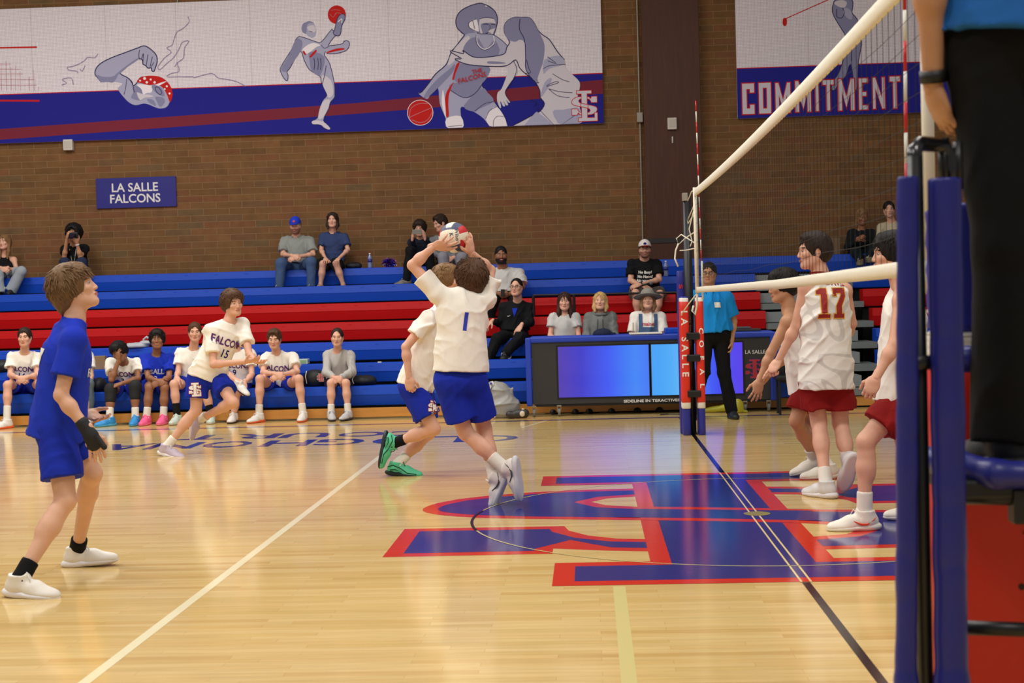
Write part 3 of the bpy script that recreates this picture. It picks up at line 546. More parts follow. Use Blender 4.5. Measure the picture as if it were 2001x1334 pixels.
def bleacher(x0, xs, label):
    r = empty('bleacher', (x0, RY[6], 0), label, 'bleachers')
    for k in range(7): bench_row(x0, xs[k], k, (BL, BL, RD, RD, BL, BL, BL)[k], r)
    x1 = xs[6]
    for k in range(6): MB().box((x0, RY[k]-.30, RZ[k]-.42), (xs[k], RY[k]+.3, RZ[k]-.39)).obj('deck', DEK, r)
    b = MB()
    for k in range(7): b.box((x0, RY[k]+.10, 0.0), (xs[k]-.02, RY[k]+.13, RZ[k]-.25))
    b.obj('riser', DK, r)
    MB().box((x0, 12.99, .022), (x1, 13.02, .135)).obj('kick_board', KW, r)
    return r
ax0 = [atY(x, 640, RY[k])[0] for k, x in enumerate((1700, 1478, 1487, 1497, 1500, 1500, 1500))]; ax1 = [atY(x, 640, RY[k])[0] for k, x in enumerate((1700, 1667, 1688, 1706, 1712, 1716, 1720))]
bA = bleacher(-15.5, [ax1[0]]+ax0[1:], 'long telescopic bleachers with blue and red benches left of the grey aisle')
def bleacher2():
    r = empty('bleacher', (ax1[0], RY[6], 0), 'blue and red bleachers right of the grey aisle steps', 'bleachers')
    for k in range(7): bench_row(ax1[k], 8.8, k, (BL, BL, RD, RD, BL, BL, BL)[k], r)
    b = MB()
    for k in range(7): b.box((ax1[k], RY[k]+.1, 0), (8.8, RY[k]+.13, RZ[k]-.25))
    b.obj('riser', DK, r); MB().box((ax1[6], 12.99, .022), (8.8, 13.02, .135)).obj('kick_board', KW, r)
bleacher2()
r = empty('aisle_steps', (ax0[6], RY[6], 0), 'grey metal aisle steps between the two bleacher sections', 'steps')
for k in range(1, 7):
    xa, xb = ax0[k]+.005, ax1[k]-.005; y, z = RY[k], RZ[k]
    MB().box((xa, y+.06, z-.155), (xb-.22, y+.5, z-.02)).obj('step', GY, r); MB().box((xa, y-.18, z-.245), (xb-.02, y+.6, z-.165)).obj('tread', mat('tread_grey', (112, 118, 116), .5), r)
MB().box((ax0[6], 12.99, .022), (ax1[6], 13.02, .135)).obj('kick_board', KW, r); MB().box((ax0[6], 13.25, 0), (ax1[6], 13.28, .15)).obj('riser', DK, r)
MB().box((ax0[6]+.5, 12.98, .10), (ax0[6]+.56, 13.1, .2), bev=.01).obj('catch', metal, r)
# press rail behind the scorers
p0, p1 = atY(1042, 577, 15.35), atY(1326, 571, 15.35)
b = MB(); b.tube([p0, p1], .016, 8)
for t in (0, .28, .99): q = p0+(p1-p0)*t; b.tube([q, (q[0], 15.35, .55)], .022, 8)
o = b.obj('rail', mat('rail_black', (14, 14, 18), .4)); tag(o, 'thin black metal rail across the red benches behind the scorers', 'rail')
# ================================================================ scorers' table
TY = 12.70
def tx(px, py=720): return atY(px, py, TY)[0]
FB = mat('frame_blue', (28, 62, 178), .45, .05, 4); CH = mat('charcoal', (46, 45, 44), .6, .05, 20); BK = mat('black_plastic', (16, 16, 17), .4); 
X0, X1 = tx(1040), tx(1510); zt = atY(1050, 658, TY)[2]; zb = atY(1050, 790, TY)[2]
r = empty('scorers_table', ((X0+X1)/2, TY, 0), 'long scorers table with blue frame and glowing blue screens, on casters', 'table')
MB().box((X0-.02, TY-.045, zt-.075), (X1+.02, TY+.42, zt), bev=.02).obj('table_top', FB, r)
MB().box((X0-.075, TY-.05, .13), (X0-.005, TY+.02, zt-.01), bev=.015).obj('side_frame', FB, r)
MB().box((X1-.03, TY-.05, .13), (X1+.07, TY+.02, zt-.01), bev=.015).obj('side_frame', FB, r)
MB().box((X1+.07, TY+.02, .16), (X1+.22, TY+.10, .50), bev=.01).obj('side_panel', BL, r)
MB().box((X0+.0, TY-.02, zb), (X1-.03, TY+.06, zt-.075)).obj('front_panel', CH, r)
MB().box((X0+.02, TY+.0, zb-.03), (X1-.04, TY+.06, zb)).obj('bottom_rail', BK, r)
def screen_mat(name, stops, cx, half, zc, hz):
    m = bpy.data.materials.new(name); m.use_nodes = True; nt = m.node_tree; b = nt.nodes['Principled BSDF']; tc = nd(nt, 'ShaderNodeTexCoord'); sp = nd(nt, 'ShaderNodeSeparateXYZ'); nt.links.new(tc.outputs['Object'], sp.inputs[0])
    mr = nd(nt, 'ShaderNodeMapRange'); mr.inputs[1].default_value = cx-half; mr.inputs[2].default_value = cx+half; nt.links.new(sp.outputs[0], mr.inputs[0])
    cr = nd(nt, 'ShaderNodeValToRGB'); nt.links.new(mr.outputs[0], cr.inputs[0]); cr.color_ramp.elements[0].color = lin(stops[0][1]); cr.color_ramp.elements[1].color = lin(stops[-1][1])
    for p, c in stops[1:-1]: e = cr.color_ramp.elements.new(p); e.color = lin(c)
    b.inputs['Base Color'].default_value = (.01, .01, .02, 1); b.inputs['Roughness'].default_value = .08; nt.links.new(cr.outputs[0], b.inputs['Emission Color']); b.inputs['Emission Strength'].default_value = .95
    return m
zs0, zs1 = atY(1150, 775, TY)[2], atY(1150, 676, TY)[2]
orgx = (X0+X1)/2
def screen(pa, pb, stops, i):
    a, c = tx(pa), tx(pb); MB().box((a-.02, TY-.026, zs0-.02), (c+.02, TY-.02, zs1+.02)).obj('screen_bezel', BK, r)
    m = screen_mat('screen_%d' % i, stops, (a+c)/2-orgx, (c-a)/2, 0, 0); MB().box((a, TY-.029, zs0), (c, TY-.026, zs1)).obj('screen', m, r)
screen(1091, 1268, [(0, (84, 62, 178)), (.25, (64, 60, 205)), (.55, (62, 92, 250)), (.85, (66, 140, 255)), (1, (66, 126, 255))], 0)
screen(1273, 1451, [(0, (70, 166, 255)), (.3, (92, 184, 255)), (.5, (70, 120, 255)), (.75, (74, 80, 250)), (1, (88, 62, 238))], 1)
wt = mat('white_print', (232, 230, 226), .6)
lettering('maker_text', 'SIDELINE IN TERACTIVES', .045, lambda u, v, h: (tx(1272)+u*1.35, TY-.0205-h, zs0-.062+v), wt, r, .001)
lx = tx(1476); lettering('school_text', 'LA SALLE', .062, lambda u, v, h: (lx+u*.98, TY-.0205-h, atY(1476, 687, TY)[2]+v), wt, r, .0004)
TM = {'pale': mat('emblem_red', (178, 44, 58), .6), 'red': mat('emblem_line', (30, 40, 110), .6)}
sl_logo(r, lambda u, v, h: (lx+u*1.12-.01, TY-.021-h*.3, atY(1476, 720, TY)[2]+v), .235, 0, mats=TM)
lettering('small_emblem', 'SI', .07, lambda u, v, h: (lx+u, TY-.0205-h, atY(1476, 757, TY)[2]+v), mat('emblem_violet', (70, 60, 150), .6), r)
def caster(x, y=TY):
    c = MB(); c.tube([(x-.014, y, .05), (x+.014, y, .05)], .05, 14, 0); c.box((x-.024, y-.03, .06), (x-.018, y+.03, .125), 1); c.box((x+.018, y-.03, .06), (x+.024, y+.03, .125), 1); c.box((x-.026, y-.032, .12), (x+.026, y+.032, .135), 1)
    return c.obj('caster', [mat('caster_grey', (110, 112, 108), .5), metal], r)
for px in (1044, 1093, 1456, 1502): caster(tx(px, 805))
MB().box((X0+.1, TY+.42, .03), (X1-.1, TY+.5, zt-.2)).obj('rear_frame', DK, r)
# things on the table
def onT(px, Y=TY+.12): return atY(px, 655, Y)[0]
x = onT(1262); o = MB().box((x-.20, TY-.05, zt+.001), (x+.19, TY+.2, zt+.018), bev=.003).obj('notebook', mat('paper', (226, 224, 220), .7)); tag(o, 'white scorebook lying open on the blue table', 'book')
x = onT(1237); c = MB(); c.tube([(x, TY+.06, zt+.019), (x+.003, TY+.06, zt+.14)], .0045, 7); o = c.obj('pencil', mat('pencil_brown', (110, 62, 40), .5)); tag(o, 'upright brown pencil standing at the left end of the scorebook', 'pencil')
x = onT(1322); o = MB().box((x-.14, TY+.02, zt+.001), (x+.1, TY+.3, zt+.065), bev=.01).obj('box', BL); tag(o, 'low blue box on the table beside the scorebook', 'box')
for i, (px, hh) in enumerate(((1452, .03), (1446, .085))):
    x = onT(px); z0 = zt+.001 if i == 0 else zt+.033; o = MB().box((x-.19+.04*i, TY+.0, z0), (x+.2-.08*i, TY+.3, z0+(.03, .022)[i]), bev=.006).obj('laptop', mat('laptop_grey_%d' % i, ((40, 40, 44), (66, 70, 74))[i], .4))
    tag(o, ('closed dark laptop lying on the right end of the scorers table', 'slim grey laptop stacked on top of the dark laptop at the table end')[i], 'laptop')
x = onT(1178); b_ = SDF().ell((x, TY+.16, zt+.005), (.12, .1, .075), k=.02).cone((x-.1, TY+.14, zt+.01), (x+.14, TY+.13, zt+.01), .02, .02); b_.post.append(lambda P: zt+.002-P[:, 2]); V, F = b_.mesh(.008, folds(.006, 60, 3))
o = mesh_obj('folded_jacket', V, F, cloth('navy_dark', (34, 40, 62)), smooth=True); tag(o, 'dark navy bundle of cloth on the table in front of the grey hoodie', 'jacket')
# ================================================================ net, posts, antennas
ROPE = mat('rope_white', (228, 222, 204), .7, .05); NETW = mat('net_tape', (226, 219, 200), .75, .06, 40, .1); NETB = mat('net_cord', (20, 19, 18), .8)
net = empty('volleyball_net', (0, 4.5, 1.43), 'volleyball net with white top and bottom tapes between the two posts', 'net')
def ztop(y): return 2.435-.040*(1-((y-5.)/5.)**2)
YN, YF = -.36, 9.27
def zbot(y): return 1.487+.022*max(0., (3.2-y)/3.2)
b = MB(); n = 60
def band(yfun, h0, h1, name, thick=.006):
    V = []; F = []
    for i in range(n+1):
        y = YN+(YF-YN)*i/n; z = yfun(y); w_ = .0012*math.sin(i*2.3)
        for dx, dz in ((-thick, h0), (-thick*1.4+w_, (h0+h1)/2), (-thick, h1), (thick, h1), (thick*1.4+w_, (h0+h1)/2), (thick, h0)): V.append((dx, y, z+dz))
    for i in range(n):
        for j in range(6): F.append((i*6+j, i*6+(j+1) % 6, (i+1)*6+(j+1) % 6, (i+1)*6+j))
    F += [(0, 1, 2, 3, 4, 5), tuple(range(n*6, n*6+6))[::-1]]
    return mesh_obj(name, V, F, NETW, net, smooth=True)
band(ztop, -.07, 0, 'top_tape'); band(zbot, -.052, 0, 'bottom_tape')
b = MB(); y = YN+.05; k = 0
while y < YF-.03:
    zb_, zt_ = zbot(y), ztop(y)-.065; b.tube([(0, y, zb_), (0, y+.004*math.sin(k*1.7), (zb_+zt_)/2), (0, y, zt_)], 0.0011, 4, cap=False); y += .1; k += 1
for j in range(1, 10):
    P = []
    for i in range(40): y = YN+(YF-YN)*i/39; zb_ = zbot(y); P.append((0, y, zb_+(ztop(y)-.07-zb_)*j/10+.006*math.sin(i*.8+j)))
    b.tube(P, .0011, 4, cap=False)
tag(b.obj('mesh_cords', NETB, net), kind='stuff')
for y, s_ in ((YF, .019), (YN, .019)):
    MB().tube([(0, y, 1.43), (0, y, 2.44)], s_, 8).obj('side_tape', NETW, net, smooth=True)
def rope(P, name='tie_cord', r_=.006): return MB().tube(P, r_, 6).obj(name, ROPE, net, smooth=True)
PYF = 10.03
rope([(0, YF, 2.42), (-.01, YF+.3, 2.42), (-.02, PYF-.05, 2.36)]); rope([(0, YF, 2.30), (-.01, YF+.2, 2.25), (-.03, PYF-.08, 2.16), (-.04, YF+.45, 2.12), (0, YF, 2.20)])
rope([(0, YF, 2.26), (-.02, YF+.1, 2.18), (-.055, YF+.1, 2.05), (-.03, YF+.1, 1.93), (-.05, YF+.1, 1.88)]); rope([(0, YF, 2.02), (-.06, PYF-.12, 1.98), (-.13, PYF-.15, 1.92), (-.15, PYF-.15, 1.98), (-.1, PYF-.15, 2.02), (-.05, YF+.3, 1.96), (0, YF, 1.90)])
rope([(-.13, PYF-.15, 1.93), (-.16, PYF-.15, 1.86), (-.17, PYF-.16, 1.78), (-.14, PYF-.16, 1.70)], r_=.009); rope([(0, YF, 1.86), (-.06, PYF-.15, 1.86), (-.12, PYF-.15, 1.86)])
rope([(0, YF, 1.43), (-.06, YF+.3, 1.33), (-.12, PYF-.15, 1.22)]); rope([(0, YF, 1.42), (.0, YF+.1, 1.30), (-.02, YF+.1, 1.22), (-.045, YF+.1, 1.26), (-.03, YF+.1, 1.31)], r_=.010)
rope([(0, YN, 1.42), (.012, YN-.1, 1.40), (.02, YN-.15, 1.36), (-.01, YN-.2, 1.33), (-.03, YN-.1, 1.35)], r_=.008); rope([(0, YN, 1.50), (0, YN, 1.40)], r_=.027)
AR, AW = mat('antenna_red', (206, 26, 22), .35), mat('antenna_white', (230, 226, 214), .35)
for y, lab, xo in ((9.0, 'red and white striped antenna at the far side of the net', .02), (0.0, 'red and white striped antenna at the near side of the net', .012)):
    r_ = empty('antenna', (xo, y, 1.43), lab, 'antenna'); P0 = np.array((xo+(.01 if y > 5 else -.006), y, 1.43)); P1 = np.array((xo-(.012 if y > 5 else -.012), y, 3.23))
    for i in range(18):
        MB().tube([P0+(P1-P0)*i/18, P0+(P1-P0)*(i+1)/18], .0055, 10).obj('stripe', AR if i % 2 else AW, r_, smooth=True)
    MB().tube([P0+(0, 0, -.06), P0+(0, 0, .30)], .009, 8).obj('sleeve', NETW, r_, smooth=True)
# far post with its padding
PB = mat('pad_blue', (36, 40, 138), .42, .06, 5, .12); PR = mat('pad_red', (214, 44, 24), .42, .06, 5, .12); PW = mat('pad_white', (230, 226, 216), .45)
pf = empty('net_post', (-.03, PYF, 0), 'far net post in red, white and blue LA SALLE padding', 'net post')
MB().tube([(-.03, PYF, 0), (-.03, PYF, 2.43)], .045, 14).obj('pole', BK, pf, smooth=True)
MB().box((-.075, PYF-.06, 2.36), (-.02, PYF+.02, 2.44), bev=.005).obj('pole_cap', metal, pf)
pc = np.array((-.04, PYF))
def rr_pad(x0, x1, y0, y1, z0, z1, m, name, par, rad=.05, prof=None, segs=5):
    """rounded rectangular pad column"""
    P = []
    for cx_, cy_, a0 in ((x1-rad, y1-rad, 0), (x0+rad, y1-rad, 90), (x0+rad, y0+rad, 180), (x1-rad, y0+rad, 270)):
        for i in range(segs+1): a = math.radians(a0+90*i/segs); P.append((cx_+rad*math.cos(a), cy_+rad*math.sin(a)))
    n = len(P); zs = [z0, z0+.01]+[z0+(z1-z0)*i/14 for i in range(1, 14)]+[z1-.01, z1]; V = []; cx_, cy_ = (x0+x1)/2, (y0+y1)/2
    for i, z in enumerate(zs):
        s_ = .93 if i in (0, len(zs)-1) else 1+.012*math.sin(i*1.9+x0*9)
        V += [(cx_+(x-cx_)*s_, cy_+(y-cy_)*s_, z) for x, y in P]
    F = [(i*n+j, i*n+(j+1) % n, (i+1)*n+(j+1) % n, (i+1)*n+j) for i in range(len(zs)-1) for j in range(n)]+[tuple(range(n))[::-1], tuple((len(zs)-1)*n+j for j in range(n))]
    return mesh_obj(name, V, F, m, par, smooth=True)
sc_ = 1/196
xl0, xl1, xr0, xr1 = atY(1331, 720, PYF)[0], atY(1346.5, 720, PYF)[0], atY(1361, 720, PYF)[0], atY(1375, 720, PYF)[0]
for i, (a, c) in enumerate(((xl0, xl1), (xr0, xr1))):
    rr_pad(a, c, PYF-.12, PYF+.12, .0, 1.40, PB, 'pad', pf, .03); rr_pad(a-.004, c+.002, PYF-.128, PYF+.1, .27, 1.385, PW, 'pad_trim', pf, .03); rr_pad(a-.007, c+.003, PYF-.134, PYF+.1, .33, 1.35, PR, 'pad_front', pf, .03)
rr_pad(xl0-.015, xl1-.01, PYF+.06, PYF+.2, .0, 1.66, PB, 'pad', pf, .02)
for zz in (.42, .78, 1.0): MB().box((xl1-.03, PYF-.15, zz-.035), (xr0+.03, PYF-.10, zz+.035), bev=.008).obj('strap', BK, pf)
xm = (xl0+xl1)/2-.004
for i, ch in enumerate('LA SALLE'):
    if ch != ' ': lettering('pad_letter', ch, .125, lambda u, v, h: (xm+v*.72, PYF-.1345-h-.001, 1.235-i*.088-u*.8), PW, pf, .003)
lettering('pad_emblem', 'S', .10, lambda u, v, h: (xl0+.02+v*.5, PYF+.055-h, 1.50-u), PR, pf, .003)
xm2 = (xr0+xr1)/2+.01
for ch, zz in (('C', 1.05), ('O', .92), ('F', .78), ('A', .64), ('L', .5)): lettering('pad_letter', ch, .11, lambda u, v, h: (xm2+v*.55, PYF-.1345-h-.001, zz-u*.8), PW, pf, .003)
lettering('pole_text', 'sports imports', .085, lambda u, v, h: (-.035+v*.7, PYF-.0475-h, 1.10-u*.8), mat('grey_print', (96, 92, 88), .5), pf)
# near post (right edge) with padding
pn = empty('net_post', (0, -.85, 0), 'near net post in red and blue padding behind the referee stand', 'net post')
NX, NY = .045, -.85
MB().tube([(NX, NY, 0), (NX, NY, 2.43)], .045, 16).obj('pole', BK, pn, smooth=True)
rr_pad(NX-.155, NX+.155, NY-.15, NY+.15, .0, 1.22, PR, 'pad_front', pn, .05)
rr_pad(NX-.152, NX+.152, NY-.147, NY+.147, 1.22, 1.30, PW, 'pad_trim', pn, .05); rr_pad(NX-.147, NX+.147, NY-.142, NY+.142, 1.30, 1.64, PB, 'pad', pn, .05)
for ztt, m_ in ((1.545, PR), (1.47, mat('beak', (214, 170, 60), .5)), (1.40, PW)):
    MB().ball((NX-.125, NY-.13, ztt), .022, n=12, sc=(.8, .35, 1.2)).obj('pad_emblem', m_, pn, smooth=True)
lettering('pad_text', 'sports imports', .15, lambda u, v, h: (NX+.085-v, NY-.1515-h, .62-u*1.0), mat('brown_print', (52, 18, 14), .6), pn, .001)
lettering('pad_letter', 'LA SALLE', .12, lambda u, v, h: (NX-.138+v*.4, NY-.158-h, .62-u), PW, pn, .002)
# near white pole piece of the net tie
# ================================================================ referee stand
st = empty('referee_stand', (.15, -1.45, 0), 'padded blue referee stand with black rungs at the right edge', 'referee stand')
def SP(px, py, Y): return atY(px, py, Y)
def pad_tube(name, P, r_, m, seed=0, sq=1.0):
    s_ = SDF(); 
    for a, c in zip(P[:-1], P[1:]): s_.cone(a, c, r_, r_, .02)
    f0 = folds(.0035, 26, seed, (1, 1, 1.2)); s_.post += [lambda Q: Q[:, 2]-(P[0][2]-.012)] if name == 'padded_leg' else []; V, F = s_.mesh(.006, f0); return mesh_obj(name, V, F, m, st, smooth=True)
YA, YB = -1.42, -1.28
a1 = SP(1774, 335, YA); a2 = SP(1771, 1334, YA)
l1 = SP(1845, 338, YB-.12); l2 = SP(1860, 1334, YB-.12)
VB = mat('vinyl_blue', (30, 34, 122), .38, .06, 6, .25, bdist=.006, spec=.5)
pad_tube('padded_leg', [a1, a1+(a2-a1)*1.0, np.array((a2[0], a2[1], .04))], .0255, VB, 1)
pad_tube('padded_leg', [l1, l1+(l2-l1), np.array((l2[0]+.005, l2[1], .04))], .039, VB, 2)
k1 = SP(1788, 330, YA+.05); MB().tube([k1+(.0, 0, .03), (k1[0]+.001, k1[1], .04)], .019, 10).obj('steel_leg', BK, st, smooth=True)
k2 = SP(1856, 330, YB); 
MB().tube([k1+(0, 0, -.02), k1+(0, 0, .045), k1+(.02, .03, .062), k2+(-.015, 0, .058), k2+(0, 0, .03), k2+(0, 0, -.1)], .019, 10).obj('hand_rail', mat('chrome_black', (22, 22, 24), .2, spec=.7), st, smooth=True)
MB().tube([k2+(-.014, 0, -.05), k2+(-.014, 0, .075)], .014, 10).obj('rail_clamp', BK, st, smooth=True)
MB().tube([k2+(.02, 0, -.05), k2+(.02, 0, .065)], .012, 10).obj('rail_clamp', BK, st, smooth=True)
def rung(p, q, r_, m=BK, name='rung'): return MB().tube([p, q], r_, 12).obj(name, m, st, smooth=True)
rung(SP(1790, 708, YA), SP(1835, 708, YB), .018); rung(SP(1880, 972, YB-.03), SP(2060, 976, YB-.03), .0165); rung(SP(1880, 1226, YB-.05), SP(2080, 1232, YB-.05), .018)
MB().box(tuple(SP(1975, 1022, YB-.03)-(0, .03, 0)), tuple(SP(2050, 952, YB-.03)+(.02, .03, 0)), bev=.006).obj('bracket', BK, st)
pad_tube('rail_pad', [SP(1868, 702, YB+.12), SP(2080, 702, YB+.12)], .034, VB, 4)
pad_tube('platform_edge_pad', [SP(1806, 895, YB+.15), SP(1870, 908, YB+.02), SP(1946, 926, YB-.05), SP(2080, 930, YB-.06)], .034, VB, 5)
zp = .955
MB().box((SP(1860, 930, YB)[0], YB-.05, zp-.05), (SP(2001, 930, YB)[0]+.45, YB+.45, zp), bev=.01).obj('platform', BK, st)
for X_ in (SP(2001, 930, YB)[0]+.42,):
    for Y_ in (YB-.1, YB+.42): MB().tube([(X_, Y_, 0), (X_, Y_, 1.7)], .03, 12).obj('padded_leg', VB, st, smooth=True)
MB().tube([(SP(1845, 930, YB)[0], YB+.42, 0), (SP(1845, 930, YB)[0], YB+.42, .95)], .015, 10).obj('steel_leg', BK, st, smooth=True)
# ================================================================ ball
bc = atY(887, 464, 5.20); R_ = .105
def ball_mat():
    m = bpy.data.materials.new('ball_leather'); return m
bw, br_, bn = mat('ball_white', (232, 222, 200), .5, .05, 80, .05), mat('ball_red', (196, 30, 40), .5, .05, 80, .05), mat('ball_navy', (70, 76, 104), .5, .05, 80, .05)
def volleyball(c):
    n = 36; V = []; F = []; I = []; key = {}
    ax = [np.array(v, float) for v in ((1, 0, 0), (-1, 0, 0), (0, 1, 0), (0, -1, 0), (0, 0, 1), (0, 0, -1))]
    Mx = Matrix.Rotation(math.radians(-5), 3, 'Y') @ Matrix.Rotation(math.radians(-17), 3, 'Z') @ Matrix.Rotation(math.radians(4), 3, 'X'); Mx = np.array(Mx)
    for fi, a in enumerate(ax):
        u = np.roll(np.abs(a), 1); v = np.cross(a, u)
        for i in range(n+1):
            for j in range(n+1):
                s1, t1 = math.tan((i/n*2-1)*math.pi/4), math.tan((j/n*2-1)*math.pi/4); p = nrm(a+s1*u+t1*v)
                e = min(abs((i/n*3) % 1), 1-abs((i/n*3) % 1)) if 0 < i < n else 0; g = 1-.006*(e < .04)
                V.append(c+Mx@(p*R_*g))
        b0 = fi*(n+1)*(n+1)
        for i in range(n):
            for j in range(n):
                q = (b0+i*(n+1)+j, b0+i*(n+1)+j+1, b0+(i+1)*(n+1)+j+1, b0+(i+1)*(n+1)+j); F.append(q if True else q[::-1])
                st_ = int(i/n*3)
                sj = int(j/n*3)
                if fi == 3: mm = 2 if (i < n*.12 or i >= n*.88) else 0
                elif fi in (0, 1): mm = (1, 0, 1)[sj]
                elif fi in (4, 5): mm = (2, 0, 2)[st_]
                else: mm = (0, 1, 0)[st_]
                I.append(mm)
    o = mesh_obj('volleyball', V, F, [bw, br_, bn], None, I, True, org=c-np.array((0, 0, R_)))
    t = bmesh.new(); t.from_mesh(o.data); bmesh.ops.remove_doubles(t, verts=t.verts, dist=.0004); bmesh.ops.recalc_face_normals(t, faces=t.faces); t.to_mesh(o.data); t.free()
    tag(o, 'red, white and navy volleyball between the raised hands of the setter', 'ball'); return o
vb = volleyball(bc)
def on_ball(u0, v0, ang):
    dv = nrm(CAM-bc); r1 = nrm(np.cross((0, 0, 1), dv)); u1 = np.cross(dv, r1)
    def f(u, v, h):
        a, b_ = u*math.cos(ang)-v*math.sin(ang)+u0, u*math.sin(ang)+v*math.cos(ang)+v0; z = math.sqrt(max(0, R_**2-a*a-b_*b_)); return bc+(r1*a+u1*b_+dv*z)*(1.008)
    return f
ink = mat('ball_ink', (40, 44, 48), .5)
lettering('ball_text', 'Wilson', .034, on_ball(.022, .012, math.radians(-86)), ink, vb, .0006); lettering('ball_text', 'K1', .034, on_ball(-.016, .012, math.radians(-82)), ink, vb, .001)
# ================================================================ loose things
def blob(name, prims, m, vox, label=None, cat=None, noise=None, parent=None, post=None):
    s_ = SDF()
    for p in prims:
        if p[0] == 'e': s_.ell(*p[1:])
        else: s_.cone(*p[1:])
    if post: s_.post += post
    V, F = s_.mesh(vox, noise); o = mesh_obj(name, V, F, m, parent, smooth=True)
    if label: tag(o, label, cat)
    return o
def fl_post(z=.003): return [lambda P: z-P[:, 2]]
# silver drawstring backpack beside the table
c = atY(985, 815, 12.62); bx = c[0]; r = empty('backpack', (bx, 12.62, 0), 'silver grey drawstring backpack slumped on the floor by the scorers table', 'bag')
SV = mat('silver_nylon', (150, 148, 144), .36, .06, 6, .2, spec=.5)
blob('pack', [('e', (bx-.0, 12.66, .14), (.2, .13, .16), None, .06), ('e', (bx-.05, 12.68, .28), (.14, .1, .15), None, .06), ('c', (bx-.05, 12.68, .3), (bx-.1, 12.7, .40), .09, .04, .04), ('c', (bx+.05, 12.66, .2), (bx+.11, 12.68, .36), .05, .01, .03)], SV, .009, noise=folds(.045, 34, 5, (1, 1, 1), True), parent=r, post=fl_post())
MB().tube([(bx-.1, 12.64, .37), (bx-.13, 12.62, .44), (bx-.17, 12.62, .43), (bx-.15, 12.62, .38), (bx-.19, 12.58, .3), (bx-.22, 12.55, .18), (bx-.19, 12.54, .08), (bx-.1, 12.52, .02)], .012, 8).obj('strap', PW, r, smooth=True)
MB().tube([(bx-.16, 12.6, .415), (bx-.22, 12.62, .41), (bx-.27, 12.64, .40)], .008, 6).obj('drawcord', PW, r, smooth=True)
# goggles-like pads / shoes by the caster
x = atY(1012, 805, 12.5)[0]; r = empty('knee_pads', (x, 12.5, 0), 'dark knee pads with cream padding lying by the table caster', 'knee pads')
blob('pad', [('c', (x-.1, 12.5, .05), (x+.0, 12.5, .045), .045, .04, .02), ('c', (x+.0, 12.5, .06), (x+.08, 12.49, .06), .05, .055, .02)], mat('pad_dark', (46, 40, 36), .5), .007, parent=r, post=fl_post())
MB().ball((x+.055, 12.44, .06), .035, sc=(.9, .4, 1)).obj('padding', mat('cream_foam', (214, 200, 176), .7), r, smooth=True); MB().tube([(x+.1, 12.49, .02), (x+.12, 12.49, .06), (x+.1, 12.49, .1), (x+.05, 12.47, .115)], .009, 6).obj('strap', mat('cream_foam', (214, 200, 176), .7), r, smooth=True)
# yellow bag on the floor by the down referee
x = atY(1437, 800, 12.6)[0]; blob('bag', [('c', (x-.38, 12.75, .02), (x-.05, 12.7, .06), .03, .05, .03), ('e', (x+.03, 12.6, .07), (.07, .06, .1), None, .03), ('c', (x+.05, 12.6, .02), (x+.13, 12.58, .015), .02, .012, .02)], mat('yellow_bag', (176, 170, 40), .5, .1, 8, .3), .009, 'yellow plastic bag crumpled on the floor behind the standing referee', 'bag', folds(.01, 30, 8), post=fl_post())
# cable on floor
a = atZ(1290, 811); MB().tube([a+(0, 0, .008), a+(.1, .05, .008), a+(.22, -.02, .008), a+(.34, .02, .008)], .007, 6).obj('cable', BK); tag(bpy.data.objects['cable'], 'short dark cable on the floor left of the far net post', 'cable')
# bags on bench row 7
def bag_on(px, py, w_, h_, label, logo=False, seed=1, Y=13.40):
    c = atY(px, py, Y); x, z0 = c[0], RZ[6]
    r = empty('duffel_bag', (x, Y, z0), label, 'bag')
    blob('bag_body', [('e', (x, Y, z0+h_*.42), (w_, .13, h_*.55), None, .03), ('c', (x-w_*.7, Y, z0+.05), (x+w_*.7, Y, z0+.05), .06, .06, .04)], mat('bag_black', (17, 17, 20), .6, .1, 10, .3), .009, noise=folds(.008, 24, seed), parent=r, post=[lambda P: z0+.002-P[:, 2]])
    MB().tube([(x-w_*.55, Y-.10, z0+h_*.9), (x-w_*.62, Y-.13, z0+h_*.6), (x-w_*.5, Y-.15, z0+h_*.2)], .005, 6).obj('piping', PW, r, smooth=True)
    if logo: sl_logo(r, lambda u, v, h: (x+.09+u, Y-.135-h*.2, z0+h_*.52+v), .10, 0, mats={'pale': mat('emblem_coral', (200, 70, 66), .6), 'red': PW})
bag_on(616, 735, .16, .22, 'black duffel bag with a red emblem on the bench left of the woman in grey', True, 2); bag_on(708, 745, .17, .13, 'low black bag on the bench right of the woman in grey', False, 3); bag_on(194, 742, .09, .19, 'black bag on the bench left of the player with knee pads', False, 4)
bag_on(835, 722, .10, .24, 'dark bag on the bench behind the player in green shoes', False, 9)
x = atY(9, 710, 13.9)[0]; o = blob('shoe_bag', [('e', (x, 13.85, RZ[5]+.07), (.12, .12, .09), None, .02), ('c', (x-.1, 13.8, RZ[5]+.03), (x+.12, 13.8, RZ[5]+.03), .03, .03, .02)], mat('bag_black', (17, 17, 20), .6), .01, 'dark bundle on the bench behind the player wearing number 14', 'bag', folds(.01, 30, 4))
x = atY(193, 712, 13.95)[0]; z = RZ[5]; o = MB().box((x-.11, 13.93, z+.001), (x+.09, 14.02, z+.175), bev=.004).obj('paper_bag', mat('kraft', (150, 118, 82), .8)); tag(o, 'brown paper bag on the bench behind the player with knee pads', 'bag')
x = atY(590, 712, 13.95)[0]; r = empty('food_tray', (x, 13.95, z), 'clear tray with green food on the bench behind the player with his hands clasped', 'tray')
